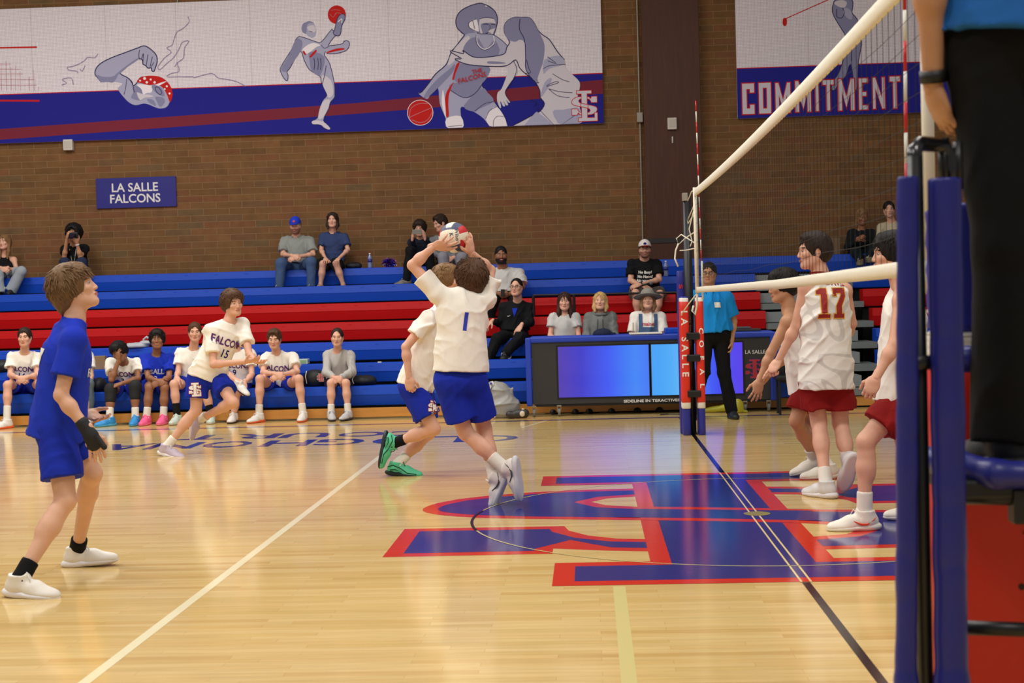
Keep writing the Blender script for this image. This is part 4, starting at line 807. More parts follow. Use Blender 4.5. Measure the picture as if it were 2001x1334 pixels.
MB().box((x-.08, 13.88, z+.001), (x+.09, 14.02, z+.07), bev=.008).obj('tray', mat('tray_clear', (186, 196, 186), .3), r); MB().box((x-.07, 13.878, z+.015), (x+.07, 13.882, z+.055), bev=.002).obj('food', mat('greens', (140, 176, 110), .7), r)
x = atY(745, 712, 13.9)[0]; o = MB().box((x-.03, 13.78, z+.001), (x+.02, 13.82, z+.014), bev=.003).obj('phone', PW); tag(o, 'small white phone on the bench above the low black bag', 'phone')
x = atY(282, 672, 14.5)[0]; z = RZ[4]
blob('clothes_pile', [('e', (x-.1, 14.45, z+.02), (.18, .12, .05), None, .02), ('e', (x+.05, 14.45, z+.06), (.1, .08, .035), None, .02)], mat('pile_grey', (168, 170, 176), .7, .1, 12, .3), .009, 'grey and white clothes piled on the bench behind the blue number 13 shirt', 'clothes', folds(.012, 34, 12), post=[lambda P: RZ[4]+.001-P[:, 2]])
x = atY(290, 664, 14.5)[0]; MB().tube([(x-.02, 14.42, z+.05), (x-.04, 14.42, z+.11), (x+.0, 14.42, z+.14), (x+.06, 14.42, z+.10), (x+.08, 14.42, z+.04)], .016, 8).obj('sandal', mat('sandal_grey', (176, 176, 178), .5), smooth=True); tag(bpy.data.objects['sandal'], 'grey sandal lying on top of the clothes pile behind the blue number 13 shirt', 'sandal')
# pom pom on the top bench
pc_ = atY(761, 527, 16.98); pc_[2] = RZ[0]+.075; r = empty('pom_pom', (pc_[0], pc_[1], RZ[0]), 'red, white and blue metallic pom pom on the top bench', 'pom pom')
rs = random.Random(5); fm = [mat('foil_blue', (28, 40, 190), .22, .1, metal=.6), mat('foil_red', (176, 24, 60), .22, .1, metal=.6), mat('foil_silver', (214, 214, 236), .2, .1, metal=.8)]
b = MB()
for i in range(620):
    t, p_ = rs.uniform(0, 6.28), math.acos(rs.uniform(-1, 1)); d = np.array((math.sin(p_)*math.cos(t)*1.15, math.sin(p_)*math.sin(t), math.cos(p_)*.75)); L_ = rs.uniform(.06, .115); s_ = nrm(np.cross(d, (rs.uniform(-1, 1), rs.uniform(-1, 1), rs.uniform(-1, 1))))*.0035
    a0 = pc_+d*.01; a1_ = pc_+d*L_*.7; a2_ = pc_+d*L_+np.array((rs.uniform(-.015, .015), rs.uniform(-.015, .015), -.008))
    b.add([a0-s_, a0+s_, a1_+s_, a1_-s_, a2_+s_, a2_-s_], [(0, 1, 2, 3), (3, 2, 4, 5)], rs.choice((0, 0, 0, 0, 1, 1, 2)))
o = b.obj('streamers', fm, r); tag(o, kind='stuff')
def bottle(px, py, Y, zb_, label):
    x = atY(px, py, Y)[0]; r = empty('water_bottle', (x, Y, zb_), label, 'bottle'); R1 = .033
    pr = [(.0, .0), (.031, 0), (.033, .012), (.033, .05), (.031, .06), (.033, .07), (.033, .15), (.026, .175), (.013, .195), (.013, .205)]
    V = []; F = []; n = 16
    for rad, z in pr: V += [(x+rad*math.cos(6.2832*j/n), Y+rad*math.sin(6.2832*j/n), zb_+z) for j in range(n)]
    for i in range(len(pr)-1): F += [(i*n+j, i*n+(j+1) % n, (i+1)*n+(j+1) % n, (i+1)*n+j) for j in range(n)]
    mesh_obj('bottle_body', V, F, mat('bottle_clear', (120, 132, 170), .1, spec=.6), r, smooth=True)
    MB().tube([(x, Y, zb_+.085), (x, Y, zb_+.135)], .0338, 16).obj('bottle_label', mat('bottle_label', (48, 52, 130), .4), r, smooth=True); MB().tube([(x, Y, zb_+.2), (x, Y, zb_+.222)], .0145, 12).obj('bottle_cap', PW, r, smooth=True)
bottle(723, 515, 16.98, RZ[0], 'clear water bottle with a blue label on the top bench by the pom pom'); 
bottle(1302, 560, 15.62+.62, RZ[1], 'clear water bottle beside the man in the black printed shirt')
x = atY(700, 523, 17.05)[0]; blob('handbag', [('e', (x-.06, 17.0, RZ[0]+.04), (.13, .09, .06), None, .02)], mat('bag_black', (17, 17, 20), .6), .01, 'black bag on the top bench right of the woman in the denim blouse', 'bag', folds(.008, 30, 3), post=[lambda P: RZ[0]+.001-P[:, 2]])
x = atY(1627, 495, 17.1)[0]; o = MB().box((x-.17, 17.0, RZ[0]+.001), (x+.1, 17.2, RZ[0]+.25), bev=.01).obj('cardboard_box', mat('card', (112, 90, 62), .8)); tag(o, 'tan cardboard box on the top bench left of the woman in dark clothes', 'box')
# folding chair back behind the players
x = atY(1548, 740, 12.3)[0]; r = empty('folded_coat', (x, 12.4, 0), 'black padded chair behind the player wearing number 17', 'chair')
blob('seat_back', [('e', (x, 12.45, .55), (.2, .07, .22), None, .04)], mat('chair_black', (12, 12, 14), .6), .012, parent=r); 
for dx in (-.16, .16): MB().tube([(x+dx, 12.45, .5), (x+dx, 12.4, 0)], .014, 8).obj('leg', BK, r)
MB().box((x-.2, 12.15, .40), (x+.2, 12.5, .45), bev=.015).obj('seat', mat('chair_black', (12, 12, 14), .6), r)
for dx in (-.16, .16): MB().tube([(x+dx, 12.2, .42), (x+dx, 12.2, 0)], .014, 8).obj('leg', BK, r)
r.name = 'padded_chair'
# ================================================================ people
def facing(yaw, pitch=0., roll=0.):
    """yaw 0 faces the camera (-Y), 90 faces +X; returns forward, left, up"""
    a, p = math.radians(yaw), math.radians(pitch); f = np.array((math.sin(a)*math.cos(p), -math.cos(a)*math.cos(p), math.sin(p))); l = np.array((math.cos(a), math.sin(a), 0.))
    u = np.cross(f, l); 
    if roll: r = math.radians(roll); l, u = l*math.cos(r)+u*math.sin(r), u*math.cos(r)-l*math.sin(r)
    return f, l, u
def hand_mesh(W, d, n, left, vox, curl=.35, s=1., spread=.1, fist=False, point=False, curls=None):
    """palm, four jointed fingers of different lengths and a thumb"""
    d = nrm(d); n = nrm(n-d*(n@d)); t = np.cross(d, n)*(-1 if left else 1)   # t points to the thumb side
    M = np.stack([t, d, n], 1); S_ = SDF(); P = lambda a, b, c: W+(t*a+d*b+n*c)*s
    S_.cone(P(0, -.03, 0), P(0, .02, 0), .026*s, .027*s, .015, flat=.75, fn=n)
    S_.ell(P(.002, .05, .0), (.043*s, .052*s, .0165*s), M, .018)
    S_.ell(P(.022, .032, .006), (.02*s, .032*s, .016*s), M, .012)
    cv = curls or [curl]*4
    for i, (x, L, r) in enumerate(((.030, .074, .0088), (.011, .083, .0092), (-.009, .076, .0088), (-.028, .060, .0078))):
        p = P(x, .088-.006*abs(i-1.2), .0); a = (x/.03)*spread; c = cv[i]; th = c*.75; q = p
        dd = d*math.cos(a)+t*math.sin(a)
        for k, f in enumerate((.44, .31, .25)):
            v = dd*math.cos(th)+n*math.sin(th); e = q+v*L*f*s; S_.cone(q, e, r*s*(1-.08*k), r*s*(.92-.08*k), .006); q = e; th += c*(1.25 if k == 0 else .9)
    p = P(.030, .022, .008); tc = .35+.5*curl; v = nrm(t*.75+d*.75+n*.35*tc*2); e = p+v*.040*s; S_.cone(p, e, .0125*s, .0105*s, .010)
    v2 = nrm(v*.8+d*.5+n*.5*curl-t*.5*curl); e2 = e+v2*.030*s; S_.cone(e, e2, .0105*s, .0088*s, .006); S_.cone(e2, e2+nrm(v2+d*.2)*.016*s, .0088*s, .0075*s, .005)
    return S_.mesh(vox)
def head_sdf(c, f, l, u, s, nb, jaw=1., fat=0.):
    M = np.stack([l, f, u], 1); P = lambda a, b, z: c+(l*a+f*b+u*z)*s; H = SDF(); E = lambda p, r, k, sub=False: H.ell(P(*p), np.array(r)*s, M, k*s, sub)
    E((0, -.014, .032), (.075, .095, .092), .01); E((0, .022, -.018), (.063+fat*.01, .070, .080), .03); E((0, .03, -.070), (.047*jaw+fat*.012, .052, .040), .03)
    for sg in (-1, 1): H.cone(P(sg*.052, -.01, -.045), P(sg*.022*jaw, .062, -.092), .02*s, .017*s, .03*s)
    E((0, .070, -.094), (.021*jaw, .018, .016), .02)
    for sg in (-1, 1):
        E((sg*.040, .066, -.018), (.024, .020, .020), .02); E((sg*.031, .094, .007), (.017, .013, .0085), .012, True)
    H.cone(P(-.034, .080, .028), P(.034, .080, .028), .011*s, .011*s, .014*s)
    H.cone(P(0, .086, .016), P(0, .1035, -.026), .0072*s, .0098*s, .012*s); E((0, .098, -.030), (.0145, .011, .0085), .006)
    for sg in (-1, 1): E((sg*.011, .095, -.032), (.0065, .008, .0065), .004); E((sg*.076, -.008, -.006), (.010, .018, .031), .006); E((sg*.083, -.004, -.004), (.005, .010, .019), .004, True)
    E((0, .088, -.054), (.024, .013, .006), .005); E((0, .086, -.063), (.020, .013, .007), .005); E((0, .103, -.0585), (.022, .006, .0014), .003, True)
    H.cone(P(0, -.022, -.06), nb, .050*s+fat*.008, .057*s+fat*.01, .03*s)
    return H, M, P
HM = {}
def hair_mesh(style, c, f, l, u, s, vox, seed, color):
    M = np.stack([l, f, u], 1); P = lambda a, b, z: c+(l*a+f*b+u*z)*s; H = SDF(); E = lambda p, r, k=.02, sub=False: H.ell(P(*p), np.array(r)*s, M, k*s, sub); rs = np.random.RandomState(seed)
    vol = dict(buzz=.003, short=.010, crop=.014, mop=.022, curly=.030, afro=.055, shag=.024, long=.012, bob=.014, bun=.007, wind=.028, bald=.002)[style]
    E((0, -.018, .038), (.078+vol, .098+vol, .091+vol))
    E((0, -.045, -.005), (.074+vol*.8, .070+vol*.8, .070+vol*.5), .03)
    if style in ('shag', 'wind'): E((0, -.070, -.045), (.066, .055, .055), .03); E((0, -.09, -.075), (.05, .03, .03), .02)
    if style in ('mop', 'curly', 'crop', 'shag', 'afro', 'wind'): E((0, .040, .092), (.062+vol*.6, .045+vol*.4, .035+vol*.3), .02)
    if style == 'mop': E((0, .082, .066), (.055, .022, .022), .015)
    fz = .062 if style in ('mop',) else .075
    E((rs.uniform(-.012, .012), .125, -.030), (.080 if style not in ('long', 'bob') else .066, .082 if style not in ('bun', 'buzz', 'bald') else .090, .118 if style in ('mop', 'curly', 'shag') else (.146 if style not in ('bun', 'buzz', 'bald') else .165)), .010, True)
    E((0, .035, -.105), (.16, .095, .075) if style not in ('long', 'bob') else (.055, .12, .075), .01, True)
    for sg in (-1, 1):
        if style in ('buzz', 'short', 'crop', 'bun', 'bald'): E((sg*.088, -.004, -.010), (.020, .024, .036), .006, True)
    if style == 'bald': E((0, .03, .12), (.07, .09, .06), .01, True)
    if style in ('long', 'bob'):
        L = .26 if style == 'long' else .13
        for sg in (-1, 1): H.cone(P(sg*.066, -.015, .03), P(sg*.078, .012, -L*.55), .030*s, .030*s, .02); H.cone(P(sg*.078, .012, -L*.55), P(sg*.070, .035, -L), .030*s, .016*s, .02)
        H.cone(P(0, -.07, 0), P(0, -.075, -L*.8), .07*s, .06*s, .03, flat=.6, fn=f)
    if style == 'bun': E((0, -.125, .05), (.035, .035, .035), .01)
    amp = dict(buzz=.002, short=.007, crop=.011, mop=.012, curly=.016, afro=.018, shag=.013, long=.009, bob=.009, bun=.003, wind=.016, bald=.001)[style]
    fr = 190 if style in ('curly', 'afro') else 170
    V, F = H.mesh(vox, folds(amp, fr, seed, (1, 1, .8 if style in ('curly', 'afro') else .25), True))
    V = [tuple(v) for v in V]; F = [tuple(q) for q in F]
    nl = dict(buzz=0, short=260, crop=420, mop=420, curly=420, afro=520, shag=1300, long=90, bob=60, bun=0, wind=1300, bald=0)[style]
    if vox > .0075: nl = int(nl*.6)
    b = MB(); 
    for i in range(nl):
        th = rs.uniform(0, 6.283); ph = math.acos(rs.uniform(-.35 if style != 'crop' else .1, 1)); dx, dy, dz = math.sin(ph)*math.cos(th), math.sin(ph)*math.sin(th), math.cos(ph)
        if dy > .35 and dz < .35: continue
        if abs(dx) > .5 and dz < -.2 and dy > -.2: continue
        if style in ('short', 'crop') and dz < .0: continue
        p = P(dx*(.078+vol)*.93, -.018+dy*(.098+vol)*.93, .038+dz*(.091+vol)*.93); out = nrm(l*dx+f*dy+u*dz)
        flow = nrm(-u*(1.1 if dz < .6 else .45)+f*(.9 if dy > -.1 else -.5)*(.6 if dz > .3 else .1)+l*dx*.5+rs.normal(size=3)*(.16 if style not in ('curly', 'afro') else .3)); flow = nrm(flow-out*(flow@out)*.85)
        L = dict(short=.022, crop=.032, mop=.055, curly=.045, afro=.05, shag=.06, long=.07, bob=.06, wind=.055)[style]*rs.uniform(.7, 1.3)*s
        cu = .012 if style in ('curly', 'afro') else (.009 if style == 'wind' else .004); pts = []; q = p-out*.001
        side = nrm(np.cross(out, flow)); lift = .35 if style in ('curly', 'afro') else (.24 if style == 'wind' else .12)
        for k in range(5):
            t = k/4; pts.append(q+out*(lift*L*math.sin(t*2.2)*.5)+flow*L*t+side*cu*math.sin(t*5+i)*1.0)
        r0 = (.0034 if style in ('wind', 'shag') else .0040)*s*rs.uniform(.7, 1.3); b.tube(pts, [r0*.8, r0*1.1, r0, r0*.7, r0*.15], 5, cap=False)
    n0 = len(V); V += b.V; F += [tuple(i+n0 for i in q) for q in b.F]
    return V, F
def cut_color(V, F, M, c, s, sk, lip, brow, beard=None):
    """material of every face by its place on the head"""
    Fc = V[F].mean(1); q = ((Fc-c)@M)/s; idx = np.zeros(len(F), int)
    if beard: 
        m = (q[:, 2] < -.040) & (q[:, 1] > -.01) & (q[:, 2] > -.125); m |= (np.abs(q[:, 2]+.045) < .008) & (np.abs(q[:, 0]) < .026) & (q[:, 1] > .07); idx[m] = 3
    m = (((q[:, 0]/.023)**2+((q[:, 2]+.0585)/.0105)**2) < 1) & (q[:, 1] > .075); idx[m] = 1
    m = (np.abs(np.abs(q[:, 0])-.031) < .018) & (np.abs(q[:, 2]-.030+.25*np.abs(np.abs(q[:, 0])-.03)) < .0036) & (q[:, 1] > .07); idx[m] = 2
    return idx
def decal(name, body, size, O, U, Vv, N, target, m, bold=.0, narrow=1., pts=None, par=None, lift=.0035, maxe=.03):
    """lettering laid onto a cloth surface: projected along -N on the target mesh"""
    if pts is None: Vt, F = text_mesh(body, size, bold, narrow=narrow)
    else: Vt, F = pts
    me = bpy.data.meshes.new('d'); me.from_pydata([(a, b_, 0) for a, b_ in Vt], [], F); t = bmesh.new(); t.from_mesh(me)
    bmesh.ops.triangulate(t, faces=t.faces[:]); 
    for _ in range(4):
        es = [e for e in t.edges if e.calc_length() > maxe]
        if not es: break
        bmesh.ops.subdivide_edges(t, edges=es, cuts=1); bmesh.ops.triangulate(t, faces=[f for f in t.faces if len(f.verts) > 3])
    org = ROOT(target); bv = BVHTree.FromPolygons([Vector(v.co) for v in target.data.vertices], [p.vertices[:] for p in target.data.polygons]); out = []; ok = []
    for v in t.verts:
        w_ = O+U*v.co.x+Vv*v.co.y; h = bv.ray_cast(Vector(w_+N*.35-org), Vector(-N))
        if h[0] is None: out.append(w_); ok.append(False)
        else: out.append(np.array(h[0])+org+N*lift); ok.append(True)
    t.verts.index_update(); Fs = [tuple(v.index for v in f.verts) for f in t.faces if all(ok[v.index] for v in f.verts)]
    t.free(); bpy.data.meshes.remove(me)
    if not Fs: return None
    return mesh_obj(name, out, Fs, m, par or target)
def logo_pts(sc):
    k = sc/4.47; res = []
    for P in (Spoly, Lpoly): res.append([((x-CX)*k, (y-4.54)*k) for x, y in P])
    return res
LIP = mat('lips', (186, 112, 94), .5); DARK = mat('pupil', (24, 18, 14), .2); EYEW = mat('eye_white', (178, 168, 160), .3)
PEOPLE = {}
def person(label, J, Y0, sk, hair, face, shirt, legs, s=1., vox=.010, hv=.0062, hands=None, shoe=(None, None), sock=None, feet=None, seated=False, fat=0., jaw=1., beard=None, extra=None, seed=1, wf=1., group=None, pose_scale=None, hips=None, sl=.62, neckline=.072, nohead=False, foldamp=.006):
    """J: joints as photo column, row and depth from Y0; a 'g' joint is an ankle on the floor"""
    pt = {}
    for k, v in J.items():
        if len(v) == 4: q = atY(v[0], v[1], Y0+v[2]); q[2] = v[3]; pt[k] = q
        elif v[2] == 'G': pt[k] = atZ(v[0], v[1], .092*s)
        else: pt[k] = atY(v[0], v[1], Y0+v[2])
    f, l, u = facing(*face); c = pt['hd']; nb = pt['nk']; sm, hc, hs = skin(*sk), hair[1], hair[0]
    base = (pt['aL']+pt['aR'])/2; zmin = 0. if not seated else seated; base = np.array((base[0], base[1], zmin)); r = empty('person', base, label, 'person', group)
    hm = hairm(*hc); bm_ = [sm, LIP, hm, beard or hm, EYEW, DARK, mat('nail', (224, 178, 160), .35)]
    sh = (pt['sL']+pt['sR'])/2; ax = nrm(pt['sL']-pt['sR']); pv = pt['pv']; up = nrm(sh-pv); 
    fr = nrm(np.cross(ax, up)); M = np.stack([ax, fr, np.cross(fr, ax)*-1], 1); 
    if hips is not None: ha = facing(hips)[1]
    else: ha = nrm(ax-up*(ax@up)*.7)
    hL, hR = pv+ha*.088*s*wf, pv-ha*.088*s*wf; tl = np.linalg.norm(sh-pv)
    hf = nrm(np.cross(ha, nrm(up+np.array((0, 0, .4))))); HMx = np.stack([ha, hf, np.cross(ha, hf)], 1)
    # --- body
    B = SDF(); ch = sh-up*.13*s
    B.ell(ch+fr*.0, np.array((.150*wf+fat*.02, .098+fat*.02, .165))*s, M, .05*s); B.cone(ch, pv+up*.04, (.118+fat*.02)*s*wf, (.118+fat*.03)*s*wf, .05*s, flat=.78, fn=fr); B.ell(pv, np.array((.138*wf+fat*.02, .108+fat*.02, .100))*s, HMx, .04*s)
    for a in ('L', 'R'):
        S_, E_, W_ = pt['s'+a], pt['e'+a], pt['w'+a]; B.cone(nb-up*.028*s, S_-up*.012, .036*s, .036*s, .03*s); B.cone(sh-up*.025, S_-up*.008, .050*s, .046*s, .05*s); B.cone(S_, E_, .045*s*(.5+.5*wf)+fat*.008, .035*s*(.5+.5*wf)+fat*.005, .02*s); fd = nrm(W_-E_); B.cone(E_, W_, .035*s*(.5+.5*wf), .0245*s, .015*s); B.ell(E_+fd*.07*s, (.037*s*(.5+.5*wf),)*3, None, .03*s)
        h_ = hL if a == 'L' else hR; K_, A_ = pt['k'+a], pt['a'+a]; B.cone(h_, K_, (.082+fat*.012)*s, .052*s, .03*s); sd = nrm(A_-K_); B.cone(K_, K_+sd*.15*s, .047*s, .048*s, .03*s); B.cone(K_+sd*.15*s, A_-sd*.05*s, .048*s, .032*s, .03*s); B.cone(A_-sd*.03*s, A_, .036*s, .034*s, .02*s); back = nrm(np.cross(np.cross(sd, nrm(K_-h_)), sd))*1.0
        bl = np.linalg.norm(np.cross(sd, nrm(K_-h_)))
        if bl > .15: B.cone(K_+sd*.08*s-back*(.012*s), K_+sd*.19*s-back*(.016*s), .041*s, .040*s, .03*s)
    B.cone(nb-up*.03, c-u*.06*s-f*.02*s, .057*s+fat*.01, .05*s, .03*s)
    V, F = B.mesh(vox); VV = [V]; FF = [F]; II = [np.zeros(len(F), int)]; n0 = len(V)
    # --- head
    if not nohead:
        H, HMt, P = head_sdf(c, f, l, u, s, nb, jaw, fat); V, F = H.mesh(hv); VV.append(V); FF.append(F+n0); II.append(cut_color(V, F, HMt, c, s, 0, 1, 2, beard)); n0 += len(V)
    for a in ('L', 'R'):
        o_ = (hands or {}).get(a, {}); W_, E_ = pt['w'+a], pt['e'+a]
        if o_ is None: continue
        d = o_.get('to'); d = (atY(d[0], d[1], Y0+d[2])-W_) if d is not None and len(d) == 3 and o_.get('px', True) else (np.array(o_['d'], float) if 'd' in o_ else W_-E_)
        n_ = np.array(o_['n'], float) if 'n' in o_ else (pv-W_); V, F = hand_mesh(W_, d, n_, a == 'L', o_.get('vox', min(.0055, hv*.85)), o_.get('curl', .4), s, o_.get('spread', .1), curls=o_.get('curls')); VV.append(V); FF.append(F+n0); II.append(np.zeros(len(F), int)); n0 += len(V)
    V = np.concatenate(VV); F = np.concatenate(FF); I = np.concatenate(II)
    if not nohead:
        e = MB()
        for sg in (-1, 1): e.ball(P(sg*.0305, .0785, .007), .0100*s, 4, 10); e.ball(P(sg*.0300, .0840, .0062), .0060*s, 5, 8)
        Fe = np.array(e.F); V = np.concatenate([V, np.array(e.V)]); F = np.concatenate([F, Fe+n0]); I = np.concatenate([I, np.array(e.I)])
    body = mesh_obj('body', V, F, bm_, r, I, True)
    if not nohead and hs:
        V, F = hair_mesh(hs, c, f, l, u, s, hv*1.15, seed, hc); mesh_obj('hair', V, F, hm, r, smooth=True)
    # --- shirt
    out = dict(r=r, pt=pt, fr=fr, ax=ax, up=up, sh=sh, ch=ch, s=s, M=M, f=f, l=l, u=u, c=c, pv=pv, hm=hm)
    if shirt:
        kind, cm = shirt[0], shirt[1]; hem = shirt[2] if len(shirt) > 2 else .10; T = SDF(); g = .016 if kind != 'tight' else .008
        T.ell(ch, np.array((.150*wf+fat*.02+g*1.6, .098+fat*.02+g*1.3, .175+g))*s, M, .05*s)
        hp = pv-up*(hem-.10)*s; T.cone(ch, hp, (.148*wf+fat*.02+g*.6)*s, (.172*wf+fat*.035+g*(1.4 if kind != 'tight' else .3))*s, .04*s, flat=.78, fn=fr, endcap=True)
        for a in ('L', 'R'):
            S_, E_, W_ = pt['s'+a], pt['e'+a], pt['w'+a]; sd = nrm(E_-S_); T.cone(sh-up*.03, S_-up*.012, .058*s+g*.4, (.052 if kind != 'tank' else .042)*s+g*.4+fat*.008, .04*s)
            if kind in ('tee', 'polo', 'tight'): T.cone(S_, S_+(E_-S_)*sl, (.054+g*.5)*s+fat*.009, (.060+g*.9 if kind != 'tight' else .05)*s+fat*.008, .03*s, endcap=True)
            elif kind == 'long': T.cone(S_, E_, (.056+g*.4)*s, (.047+g*.4)*s, .03*s); T.cone(E_, E_+(W_-E_)*.93, (.050+g*.3)*s, (.034+g*.3)*s, .03*s, endcap=True)
        T.cone(sh-up*.05, nb-up*.004, .09*s, (.062 if kind != 'tank' else .05)*s, .03*s, endcap=True)
        if kind != 'tank':
            for a in ('L', 'R'): T.cone(nb-up*.026*s, pt['s'+a]-up*.004*s, .050*s, (.050+g*.4)*s, .03*s)
        nn = nrm(c-nb)
        T.ell(nb+nn*.040*s+fr*.014*s, (neckline*1.04*s,)*3, None, .010*s, True)
        if kind == 'tank':
            for a in ('L', 'R'): T.ell(pt['s'+a]+ax*(.045 if a == 'L' else -.045)*s-up*.035*s, (.052*s, .09*s, .105*s), M, .015*s, True)
        V, F = T.mesh(vox, folds(foldamp*7.5, 46, seed*7+3, (1, 1, .75), True)); out['shirt'] = mesh_obj('jersey' if kind == 'tank' else ('polo_shirt' if kind == 'polo' else ('sweater' if kind == 'long' else 't_shirt')), V, F, cm, r, smooth=True)
        if kind == 'polo':
            k_ = MB(); 
            P_ = [nb-up*.005+(ax*math.cos(t)*.066+fr*math.sin(t)*.07+up*.02*(-math.sin(t)))*s for t in np.linspace(-4.2, 1.05, 14)]; k_.tube(P_, [.012*s]*14, 6).obj('collar', cm, out['shirt'], smooth=True)
    # --- legwear
    kind, cm = legs[0], legs[1]; q = legs[2] if len(legs) > 2 else .72; T = SDF(); g = .014
    T.ell(pv+up*.02, np.array((.140*wf+fat*.02+g, .106+fat*.03+g, .105+g))*s, HMx, .04*s)
    T.cone(hL*.85+pv*.15-up*.02, hR*.85+pv*.15-up*.02, (.092+fat*.012+g*.7)*s, (.092+fat*.012+g*.7)*s, .04*s)
    for a in ('L', 'R'):
        h_ = hL if a == 'L' else hR; K_, A_ = pt['k'+a], pt['a'+a]
        if kind == 'shorts': T.cone(h_, h_+(K_-h_)*q, (.086+fat*.012+g*.6)*s, (.084+g*1.9)*s, .03*s, endcap=True)
        elif kind == 'tights': T.cone(h_, h_+(K_-h_)*q, .092*s, .075*s, .03*s, endcap=True)
        else: T.cone(h_, K_, (.090+g*.6)*s, (.064+g)*s, .03*s); T.cone(K_, A_+nrm(A_-K_)*.02, (.064+g)*s, (.046+g*(1.2 if kind != 'flare' else 3.4))*s, .03*s, endcap=True)
    V, F = T.mesh(vox, folds(foldamp*5.5, 44, seed*5+1, (1, 1, .5), True)); out['pants'] = mesh_obj({'shorts': 'shorts', 'tights': 'shorts', 'flare': 'trousers'}.get(kind, 'trousers'), V, F, cm, r, smooth=True)
    # --- feet
    for i, a in enumerate(('L', 'R')):
        K_, A_ = pt['k'+a], pt['a'+a]; sd = nrm(A_-K_); fo = (feet or {}).get(a, {}); td = fo.get('d')
        if td is None: td = nrm(np.array((hf[0], hf[1], 0))+ha*(.15 if a == 'L' else -.15))
        td = nrm(td); us = np.array(fo.get('u', (0, 0, 1.))); us = nrm(us-td*(us@td)); sx = np.cross(td, us)
        sc = (sock or {}).get(a) if isinstance(sock, dict) else sock
        if sc is not None:
            T = SDF(); hgt = fo.get('sock', .11); T.cone(A_-sd*hgt*s, A_, .045*s, .0445*s, .02, startcap=True); T.cone(A_, A_+td*.02*s-us*.02*s, .042*s, .038*s, .015); V, F = T.mesh(min(vox, .008), folds(.0015, 60, seed)); mesh_obj('sock', V, F, sc, r, smooth=True)
        cm_ = shoe[0]; so = shoe[1]
        if cm_ is None: continue
        s1 = s*1.12; A0, A_ = A_, A_+us*.011*s
        T = SDF(); Q = lambda x, y, z: A_+(sx*x+td*y+us*z)*s1; SM = np.stack([sx, td, us], 1)
        T.ell(Q(0, -.028, -.048), np.array((.036, .044, .045))*s1, SM, .02*s1); T.cone(Q(0, -.015, -.045), Q(0, .075, -.052), .039*s1, .036*s1, .02*s1); T.cone(Q(0, .075, -.052), Q(0, .165, -.068), .037*s1, .026*s1, .03*s1); T.ell(Q(0, .11, -.066), np.array((.046, .085, .024))*s1, SM, .02*s1)
        T.cone(Q(0, -.008, -.04), Q(0, -.008, .010+0.), .047*s1, .047*s1, .015*s1, endcap=True); T.cone(Q(0, .04, -.02), Q(0, .028, .028), .022*s1, .016*s1, .015*s1, flat=.6, fn=td)
        T.ell(Q(0, -.008, .03+0.), np.array((.040, .040, .026))*s1, SM, .008*s1, True)
        pl = Q(0, 0, -.076); T.post.append(lambda P_, pl=pl, us=us: -((P_-pl)@us)); V, F = T.mesh(min(vox*.8, .0075)); sh_ = mesh_obj('shoe', V, F, cm_, r, smooth=True)
        T = SDF()
        T.ell(Q(0, .09, -.076), np.array((.051, .110, .022))*s1, SM, .02*s1); T.ell(Q(0, -.025, -.074), np.array((.044, .062, .027))*s1, SM, .03*s1)
        T.post.append(lambda P_, pl=Q(0, 0, -.092), us=us: -((P_-pl)@us)); V, F = T.mesh(min(vox*.8, .0075)); mesh_obj('sole', V, F, so, sh_, smooth=True)
        lc = MB()
        for j in range(4): y = .042+.020*j; z = -.004-.011*j; lc.tube([Q(-.024, y, z-.009), Q(0, y+.004, z+.003), Q(.024, y, z-.009)], .0033*s1, 5)
        lc.tube([Q(0, .04, .0), Q(.02, .05, .014), Q(.028, .065, -.012)], .0026*s1, 5); lc.obj('laces', fo.get('lace', PW), sh_, smooth=True)
        out['A'+a] = (A_, td, us, sx, sh_)
    return out
def glasses(o, m=None, up_=False):
    s, c, f, l, u = o['s'], o['c'], o['f'], o['l'], o['u']; P = lambda a, b, z: c+(l*a+f*b+u*z)*s; b = MB(); dz = .098 if up_ else 0; dy = -.045 if up_ else 0
    for sg in (-1, 1):
        R = [P(sg*.032+.021*math.cos(t), .104+dy, .006+.015*math.sin(t)+dz) for t in np.linspace(0, 6.283, 14)]; b.tube(R, .0018*s+.0008, 6)
        b.tube([P(sg*.053, .103+dy, .012+dz), P(sg*.082, .05+dy, .012+dz), P(sg*.084, -.01+dy, .004+dz)], .002*s, 6)
    b.tube([P(-.011, .105+dy, .010+dz), P(.011, .105+dy, .010+dz)], .002*s, 6)
    if up_:
        for sg in (-1, 1): b.ball(P(sg*.032, .100+dy, .006+dz), .017*s, n=10, sc=(1, .35, .5))
    b.obj('glasses', m or BK, o['r'], smooth=True)
def cap(o, m1, m2=None, emblem=None):
    s, c, f, l, u = o['s'], o['c'], o['f'], o['l'], o['u']; M = np.stack([l, f, u], 1); P = lambda a, b, z: c+(l*a+f*b+u*z)*s; T = SDF(); T.ell(P(0, -.010, .045), np.array((.088, .108, .098))*s, M, .01)
    T.post.append(lambda Q: -((Q-P(0, 0, .040))@u)+((Q-P(0, 0, 0))@f)*.12*0); V, F = T.mesh(.006); k = mesh_obj('cap', V, F, m1, o['r'], smooth=True)
    T = SDF(); T.ell(P(0, .115, .043), np.array((.068, .075, .010))*s, M, .01); V, F = T.mesh(.005); mesh_obj('visor', V, F, m2 or m1, k, smooth=True)
    if emblem: MB().ball(P(0, .092, .075), .022*s, sc=(1, .35, .9)).obj('emblem', emblem, k, smooth=True)
    return k
